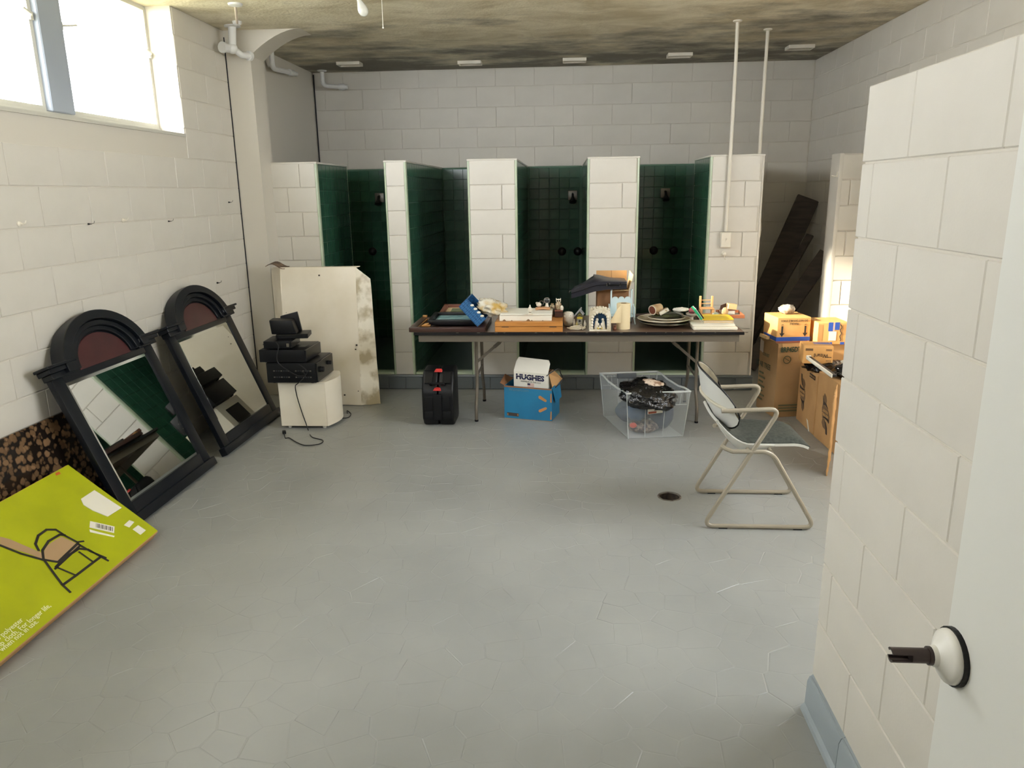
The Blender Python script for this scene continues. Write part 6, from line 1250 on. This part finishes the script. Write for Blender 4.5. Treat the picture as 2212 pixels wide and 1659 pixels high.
# backrest: oval panel wrapped round the sitter, leaning back, pad on its inside
def backp(u, v, off=0.0):                            # u across, v up
    a = (u-0.5)*2; hgt = 0.142*max(0.02, 1-abs(a)**2.6)**0.5; bb_ = (v-0.5)*2
    z = 0.645+hgt*bb_+0.015-0.03*a*a+0.028*a
    fold = 0.010*math.cos(math.pi*bb_)
    x = 0.738+0.105*a*a-0.36*(z-0.65)-fold*(1-a*a*0.5)+off*(1-0.5*abs(a))
    y = 3.862+0.205*math.sin(a*1.25)/math.sin(1.25)-off*a*0.7
    return V3((x, y, z))
b = MB(); b.grid(lambda u, v: backp(0.985-0.97*u, 0.02+0.955*v), 24, 14, 0.010); b.build('back_shell', M_SHELL, t, world=True, smooth=True, ang=60)
b = MB(); b.grid(lambda u, v: backp(u, v, 0.010+0.016*(1-(2*u-1)**6)*(1-(2*v-1)**6)), 24, 14, 0.005); b.build('back_pad', M_FAB2, t, world=True, smooth=True, ang=60)
b = MB(); b.tube([backp(u_/20, 0.5, -0.004) for u_ in range(1, 20)], 0.009, 8); b.build('back_band', mat('beige_strip', (196, 190, 172), 0.5), t, world=True, smooth=True)
b = MB(); k_ = 20; b.tube([backp(u_/k_, 0.0, 0.006) for u_ in range(k_+1)]+[backp(1-u_/k_, 1.0, 0.006) for u_ in range(k_+1)], 0.0045, 8, True); b.build('edge_piping', M_BLACKP, t, world=True, smooth=True)
for s_ in (0, 1): q = backp(0.08 if s_ == 0 else 0.92, 0.5, -0.004); b = MB(); b.tube([q, V3((0.79+0.028*s_, Yn if s_ == 0 else Yf, 0.629))], 0.010, 8); b.build('back_bracket', M_TUBE, t, world=True, smooth=True)
# ------------------------------------------------------------------ cartons on the right
def carton(name, label, c, sx, sy, sz, rz, mt=M_CARD, lid=True, grp='cartons piled on the right', tilt=0.0, bulge=0.0):
    t = thing(name, label, 'carton', c, rz, grp); n_ = 6
    b = MB()
    if bulge:
        def wall(p0, p1, nrm):
            b.grid(lambda u, v: V3(p0)*(1-u)+V3(p1)*u+V3((0, 0, sz*v))+V3(nrm)*(bulge*math.sin(math.pi*u)*math.sin(math.pi*v)), n_, n_, 0.004)
        x, y = sx/2, sy/2
        wall((-x, -y, 0), (x, -y, 0), (0, -1, 0)); wall((x, -y, 0), (x, y, 0), (1, 0, 0)); wall((x, y, 0), (-x, y, 0), (0, 1, 0)); wall((-x, y, 0), (-x, -y, 0), (-1, 0, 0))
        b.box(-x, x, -y, y, 0, 0.004)
        b.build('walls', mt, t, smooth=True, ang=40)
    else:
        b.box(-sx/2, sx/2, -sy/2, sy/2, 0, sz); b.build('body', mt, t, bevel=0.004)
    t.rotation_euler.y = tilt
    t.matrix_basis = Matrix.Translation(V3(c)) @ Matrix.Rotation(rz, 4, 'Z') @ Matrix.Rotation(tilt, 4, 'Y')
    return t
X_, Y_, Z_ = V3((1, 0, 0)), V3((0, 1, 0)), V3((0, 0, 1))
M_GREENP = mat('dark_green_print', (38, 66, 46), 0.6)
# tall slumped carton
TC = V3((1.690, 5.775, 0)); rzt = rad(10)
M_CARDD = mat('dull_kraft', (176, 140, 96), 0.75, col2=(160, 124, 82), vscale=4, bump=0.15, bscale=12, bdist=0.01)
t1 = carton('tall_carton', 'tall slumped brown carton lettered 8RP45DT standing by the divider', TC, 0.26, 0.31, 0.565, rzt, M_CARDD, bulge=0.014)
ZTC = 0.571
text(t1, '8RP45DT', (-0.035, -0.155-0.006, 0.525), X_, Z_, 0.054, M_GREENP, 'lettering', world=False, wscale=0.74, lift=0.006, bold=0.0015)
b = MB(); b.tube([(-0.06+0.028*math.cos(i*0.4), -0.168, 0.45+0.028*math.sin(i*0.4)) for i in range(16)], 0.0025, 5, True); b.tube([(-0.078, -0.168, 0.462), (-0.042, -0.168, 0.44)], 0.002, 5); b.build('round_mark', M_GREENP, t1)
MB().box(0.095, 0.134, -0.168, -0.164, 0.30, 0.34).build('green_mark', M_GREENP, t1)
text(t1, 'STAR TREE', (-0.135-0.004, 0.03, 0.37), -Y_, Z_, 0.06, M_GREENP, 'lettering', world=False, wscale=0.85, lift=0.012)
for k in range(7): MB().box(-0.154, -0.150, 0.02-0.03*(k % 2), 0.09, 0.30-0.035*k, 0.312-0.035*k).build('small_print', mat('faint_green_print', (104, 100, 70), 0.7), t1)
for k in range(3): MB().box(-0.10, 0.08, -0.166, -0.162, 0.09-0.022*k, 0.10-0.022*k).build('small_print', mat('faint_green_print', (104, 100, 70), 0.7), t1)
text(t1, 'COUNT', (-0.135-0.002, 0.0, 0.455), -Y_, Z_, 0.035, M_GREENP, 'lettering', world=False, wscale=0.9, lift=0.012)
b = MB(); b.prism([(-0.144, 0.06, 0.46), (-0.144, 0.12, 0.47), (-0.144, 0.12, 0.56), (-0.144, 0.06, 0.55)], (-0.002, 0, 0)); b.build('tape_patch', mat('cloudy_tape', (196, 178, 160), 0.3), t1)
MB().box(-0.13, 0.13, -0.15, 0.15, 0.566, 0.570).build('folded_flaps', M_CARDD, t1); b = MB(); b.obox((-0.148, 0.05, 0.59), (0.002, 0, 0.012), (0, 0.06, 0), (0.012, 0, -0.002)); b.build('flap', mat('light_kraft', (222, 190, 140), 0.7), t1); b = MB(); b.obox((0.02, -0.157, 0.55), (0.12, 0, 0), (0, 0.003, 0.02), (0, 0.002, 0)); b.build('front_flap', M_CARD, t1)
# FRAGILE carton on top
FC = V3((1.690, 5.78, ZTC+0.0005)); t2 = carton('fragile_carton', 'orange brown FRAGILE carton upside down with blue tape', FC, 0.255, 0.26, 0.19, rad(7), mat('orange_kraft', (222, 170, 104), 0.7, col2=(210, 156, 92), vscale=5))
M_BTAPE = mat('blue_painters_tape', (26, 76, 170), 0.5)
fy = -0.1305
text(t2, 'DO NOT DOUBLE STACK', (0.0, fy, 0.166), -X_, -Z_, 0.021, M_INK, 'lettering', world=False, wscale=0.85); text(t2, 'FRAGILE', (0.0, fy, 0.143), -X_, -Z_, 0.021, M_INK, 'lettering', world=False, wscale=0.9)
for x in (-0.088, 0.088):
    b = MB(); b.prism([(x-0.007, fy, 0.125), (x+0.007, fy, 0.125), (x+0.007, fy, 0.072), (x+0.019, fy, 0.072), (x, fy, 0.044), (x-0.019, fy, 0.072), (x-0.007, fy, 0.072)], (0, -0.0008, 0)); b.build('printed_arrow', M_INK, t2)
    text(t2, 'UP', (x, fy, 0.136), -X_, -Z_, 0.014, M_INK, 'lettering', world=False)
MB().box(-0.1295, 0.1295, fy-0.0008, 0.11, 0.012, 0.042).build('blue_tape', M_BTAPE, t2)
MB().box(-0.129, 0.11, fy-0.0005, fy+0.001, 0.0, 0.011).build('printed_strip', mat('brick_print', (150, 84, 62), 0.6), t2)
b = MB(); b.ell((0, 0, 0.03), (0.06, 0.04, 0.036), 24, 12, lambda d: 1+0.28*noise.noise(d*3.2)); o = b.build('plastic_wrap', mat('crumpled_film', (206, 196, 180), 0.2, col2=(120, 108, 92), vscale=22, bump=.8, bscale=30, bdist=.01), smooth=True, ang=70); o.location = FC+V3((0.0, 0.03, 0.198)); tag(o, 'crumpled clear film on top of the FRAGILE carton', 'plastic film')
# carton with blue tape, at the back right
t3b = carton('support_carton', 'plain brown carton under the blue taped carton', V3((1.99, 5.76, 0)), 0.20, 0.26, 0.565, rad(2))
t3 = carton('taped_carton', 'brown carton patched with blue tape and a white label', V3((1.968, 5.72, 0.566)), 0.225, 0.24, 0.165, rad(3), mat('orange_kraft', (222, 170, 104), 0.7))
fy = -0.1205
for x0, x1, z0, z1 in ((-0.035, -0.002, 0.10, 0.166), (0.012, 0.046, 0.11, 0.166), (-0.04, -0.0, 0.0, 0.018), (0.06, 0.09, 0.0, 0.018)): MB().box(x0, x1, fy-0.001, fy, z0, z1).build('blue_tape', M_BTAPE, t3)
MB().box(-0.028, 0.026, fy-0.0015, fy, 0.03, 0.098).build('white_label', M_PAPER, t3)
MB().box(0.0, 0.011, fy-0.0012, fy, 0.10, 0.165).build('pink_strip', mat('pink_paper', (210, 170, 160), 0.6), t3)
b = MB(); b.tube([(0.058+0.006*math.sin(i*1.7), fy-0.0005, 0.025+0.0125*i) for i in range(11)], 0.003, 5); b.build('torn_seam', M_INK, t3)
for (x0, x1, z0, z1) in ((-0.108, -0.075, 0.012, 0.15), (0.07, 0.098, 0.07, 0.15)): MB().box(x0, x1, fy-0.0006, fy, z0, z1).build('torn_paper', mat('worn_kraft', (190, 140, 84), 0.8), t3)
# two paper goods cartons with printed crests
M_CREST = mat('dark_brown_print', (62, 50, 42), 0.6); M_CREST2 = mat('brown_print_mid', (126, 98, 70), 0.6)
def crest(t, y, zc, flip, h=0.26):
    """printed badge on the -X face; y centre, zc centre height"""
    s_ = -1 if flip else 1; xx = t['_x']-0.0008
    def R(pts, mt, d=0.0): b = MB(); b.prism([(xx-d, y+s_*p[0]*h*-1, zc+s_*p[1]*h) for p in pts], (-0.0006, 0, 0)); b.build('printed_crest', mt, t)
    R([(-0.27, 0.16), (0.22, 0.10), (0.27, -0.10), (0.22, -0.24), (-0.18, -0.13), (-0.27, 0.0)], M_CREST2)
    R([(-0.27, 0.18), (-0.1, 0.12), (0.10, 0.13), (0.24, 0.14), (0.05, 0.08), (-0.12, 0.06), (-0.27, 0.10)], M_CREST, 0.0006)
    R([(-0.06, 0.40), (0.10, 0.38), (0.2, 0.28), (0.16, 0.14), (0.0, 0.14), (-0.05, 0.26)], M_CREST2, 0.0004)
    R([(-0.22, 0.50), (-0.12, 0.50), (-0.06, 0.30), (0.02, 0.18), (-0.08, 0.20), (-0.18, 0.32)], M_CREST, 0.0007)
    R([(-0.16, -0.16), (0.06, -0.22), (0.20, -0.20), (0.26, -0.44), (0.16, -0.30), (0.0, -0.28)], M_CREST, 0.0006)
    R([(0.0, -0.28), (0.16, -0.28), (0.22, -0.42), (0.16, -0.52), (0.04, -0.46), (-0.02, -0.36)], M_CREST2, 0.0004)
    text(t, 'PAPER TOWELS', (xx-0.001, y, zc+s_*0.03*h), -Y_*s_, Z_*s_, 0.026, M_CARD, 'lettering', world=False, wscale=0.62, bold=0.001); text(t, 'EXTRA-SOFT', (xx-0.001, y, zc-s_*0.075*h), -Y_*s_, Z_*s_, 0.024, M_CARD, 'lettering', world=False, wscale=0.68, bold=0.001)
tA = carton('paper_towel_carton', 'brown paper towel carton with upright crest beside the tall carton', V3((1.915, 5.37, 0)), 0.33, 0.40, 0.432, rad(0)); tA['_x'] = -0.165
crest(tA, 0.095, 0.235, False); b = MB(); b.prism([(-0.1655, -0.03, 0.385), (-0.1655, -0.155, 0.385), (-0.1655, -0.155, 0.415), (-0.1655, -0.03, 0.415)], (-0.0008, 0, 0)); b.build('dark_strip', M_CREST, tA); text(tA, 'TOTAL TOUCH', (-0.167, -0.092, 0.40), -Y_, Z_, 0.017, M_CARD, 'lettering', world=False)
b = MB(); b.prism([(-0.1655, -0.04, 0.075), (-0.1655, -0.075, 0.07), (-0.1655, -0.125, 0.0), (-0.1655, -0.10, 0.0)], (-0.001, 0, 0)); b.build('white_label', M_PAPER, tA)
tB = carton('paper_towel_carton', 'brown paper towel carton with upside down crest nearest the entry wall', V3((1.925, 4.955, 0)), 0.34, 0.40, 0.47, rad(2)); tB['_x'] = -0.17
crest(tB, 0.02, 0.215, True)
for k in ('_x',):
    del tA[k]; del tB[k]
b = MB(); b.ell((0, 0, 0), (0.16, 0.15, 0.045), 32, 14, lambda d: 1+0.3*noise.noise(d*2.4)+0.14*noise.noise(d*7)); o = b.build('black_bag', M_BBAG, smooth=True, ang=75); o.location = (1.88, 5.34, 0.455); tag(o, 'black bin liner spilling from the upright crest carton', 'bag')
b = MB(); b.ell((0, 0, 0), (0.15, 0.13, 0.05), 30, 14, lambda d: 1+0.3*noise.noise(d*2.4+V3((3, 0, 0)))+0.14*noise.noise(d*7)); o = b.build('black_bag', M_BBAG, smooth=True, ang=75); o.location = (1.93, 4.98, 0.505); tag(o, 'black bin liner bulging from the carton nearest the entry wall', 'bag')
# WIZARD carton
tW = carton('wizard_carton', 'small carton lettered Wizard upside down with blue tape on top', V3((1.79, 5.375, 0.488)), 0.20, 0.17, 0.13, rad(-8), mat('orange_kraft', (222, 170, 104), 0.7))
text(tW, 'Wizard', (0.02, -0.0855, 0.062), -X_, -Z_, 0.04, M_INK, 'lettering', world=False, wscale=0.8)
for x0, x1, z in ((-0.085, -0.035, 0.108), (-0.085, -0.035, 0.102), (-0.085, -0.035, 0.096), (0.05, 0.09, 0.105), (0.05, 0.09, 0.098), (0.055, 0.09, 0.05), (0.055, 0.09, 0.024)): MB().box(x0, x1, -0.0862, -0.0852, z-0.002, z+0.002).build('small_print', M_CREST, tW)
MB().box(-0.02, 0.09, -0.02, 0.045, 0.1302, 0.1312).build('blue_tape', mat('pale_blue_tape', (70, 104, 178), 0.45), tW); MB().box(0.1, 0.1008, -0.06, 0.06, 0.085, 0.105).build('side_print', M_CREST, tW)
# a black and white bar lying across, and a loose sheet of card on edge
t = thing('edging_bar', 'long black and white bar lying across the piled cartons', 'bar', (1.72, 5.1, 0.5)); a_, c_ = PY(1748, 772, 5.22), PY(1803, 812, 4.80)
d_ = (c_-a_).normalized(); s_ = d_.cross(Z_).normalized(); u_ = s_.cross(d_)
b = MB(); b.obox((a_+c_)/2, d_*((c_-a_).length/2), s_*0.014, u_*0.008); b.build('bar', M_EDGE, t, world=True, bevel=0.002); b = MB(); b.obox((a_+c_)/2-s_*0.017*(1 if s_.x > 0 else -1), d_*((c_-a_).length/2), s_*0.003, u_*0.012); b.build('white_face', M_PAPER, t, world=True); b = MB(); b.obox(a_-d_*0.008, d_*0.01, s_*0.016, u_*0.011); b.build('end_cap', M_WHITE, t, world=True, bevel=0.003)
t = thing('card_sheet', 'loose corrugated card sheet on edge beside the entry wall', 'cardboard', (1.66, 4.58, 0)); a_, c_ = V3((1.588, 4.375, 0)), V3((1.735, 4.745, 0)); d_ = (c_-a_).normalized(); s_ = V3((-d_.y, d_.x, 0))
b = MB(); b.grid(lambda u, v: a_+(c_-a_)*u+V3((0, 0, 0.001+(0.50-0.02*u)*v))+s_*(0.008*noise.noise(V3((u*6, v*9, 3)))), 8, 16, 0.006); b.build('sheet', M_CARD, t, world=True, smooth=True, ang=40)
# boards leaning in the dark recess
M_DWOOD = mat('dark_board', (74, 66, 58), 0.7, col2=(56, 50, 44), vscale=5, stretch=(1, 1, 6))
def plank(label, a, c, wv, tv):
    a, c = V3(a), V3(c); t = thing('plank', label, 'plank', (a.x, a.y, 0), 0, 'boards leaning in the recess'); d_ = (c-a).normalized(); wv = V3(wv); wv = (wv-d_*wv.dot(d_)); n_ = d_.cross(wv).normalized()
    b = MB(); b.obox((a+c)/2, d_*((c-a).length/2), wv, n_*tv); b.build('board', M_DWOOD, t, world=True, bevel=0.004)
    z = min((t.matrix_basis @ V3(q)).z for ch in t.children for q in ch.bound_box); t.location.z -= z-0.001; t.matrix_basis = Matrix.Translation(t.location)
plank('wide dark board leaning highest in the recess', (1.80, 7.75, 0.05), (2.44, 7.95, 1.60), (0.10, -0.02, -0.04), 0.03)
plank('dark board leaning lower in front of the wide board', (1.76, 7.15, 0.04), (2.47, 7.35, 1.10), (0.04, -0.04, -0.05), 0.02)
plank('narrow dark board between the two leaning boards', (1.72, 7.45, 0.04), (2.38, 7.60, 1.28), (0.02, -0.03, -0.01), 0.015)
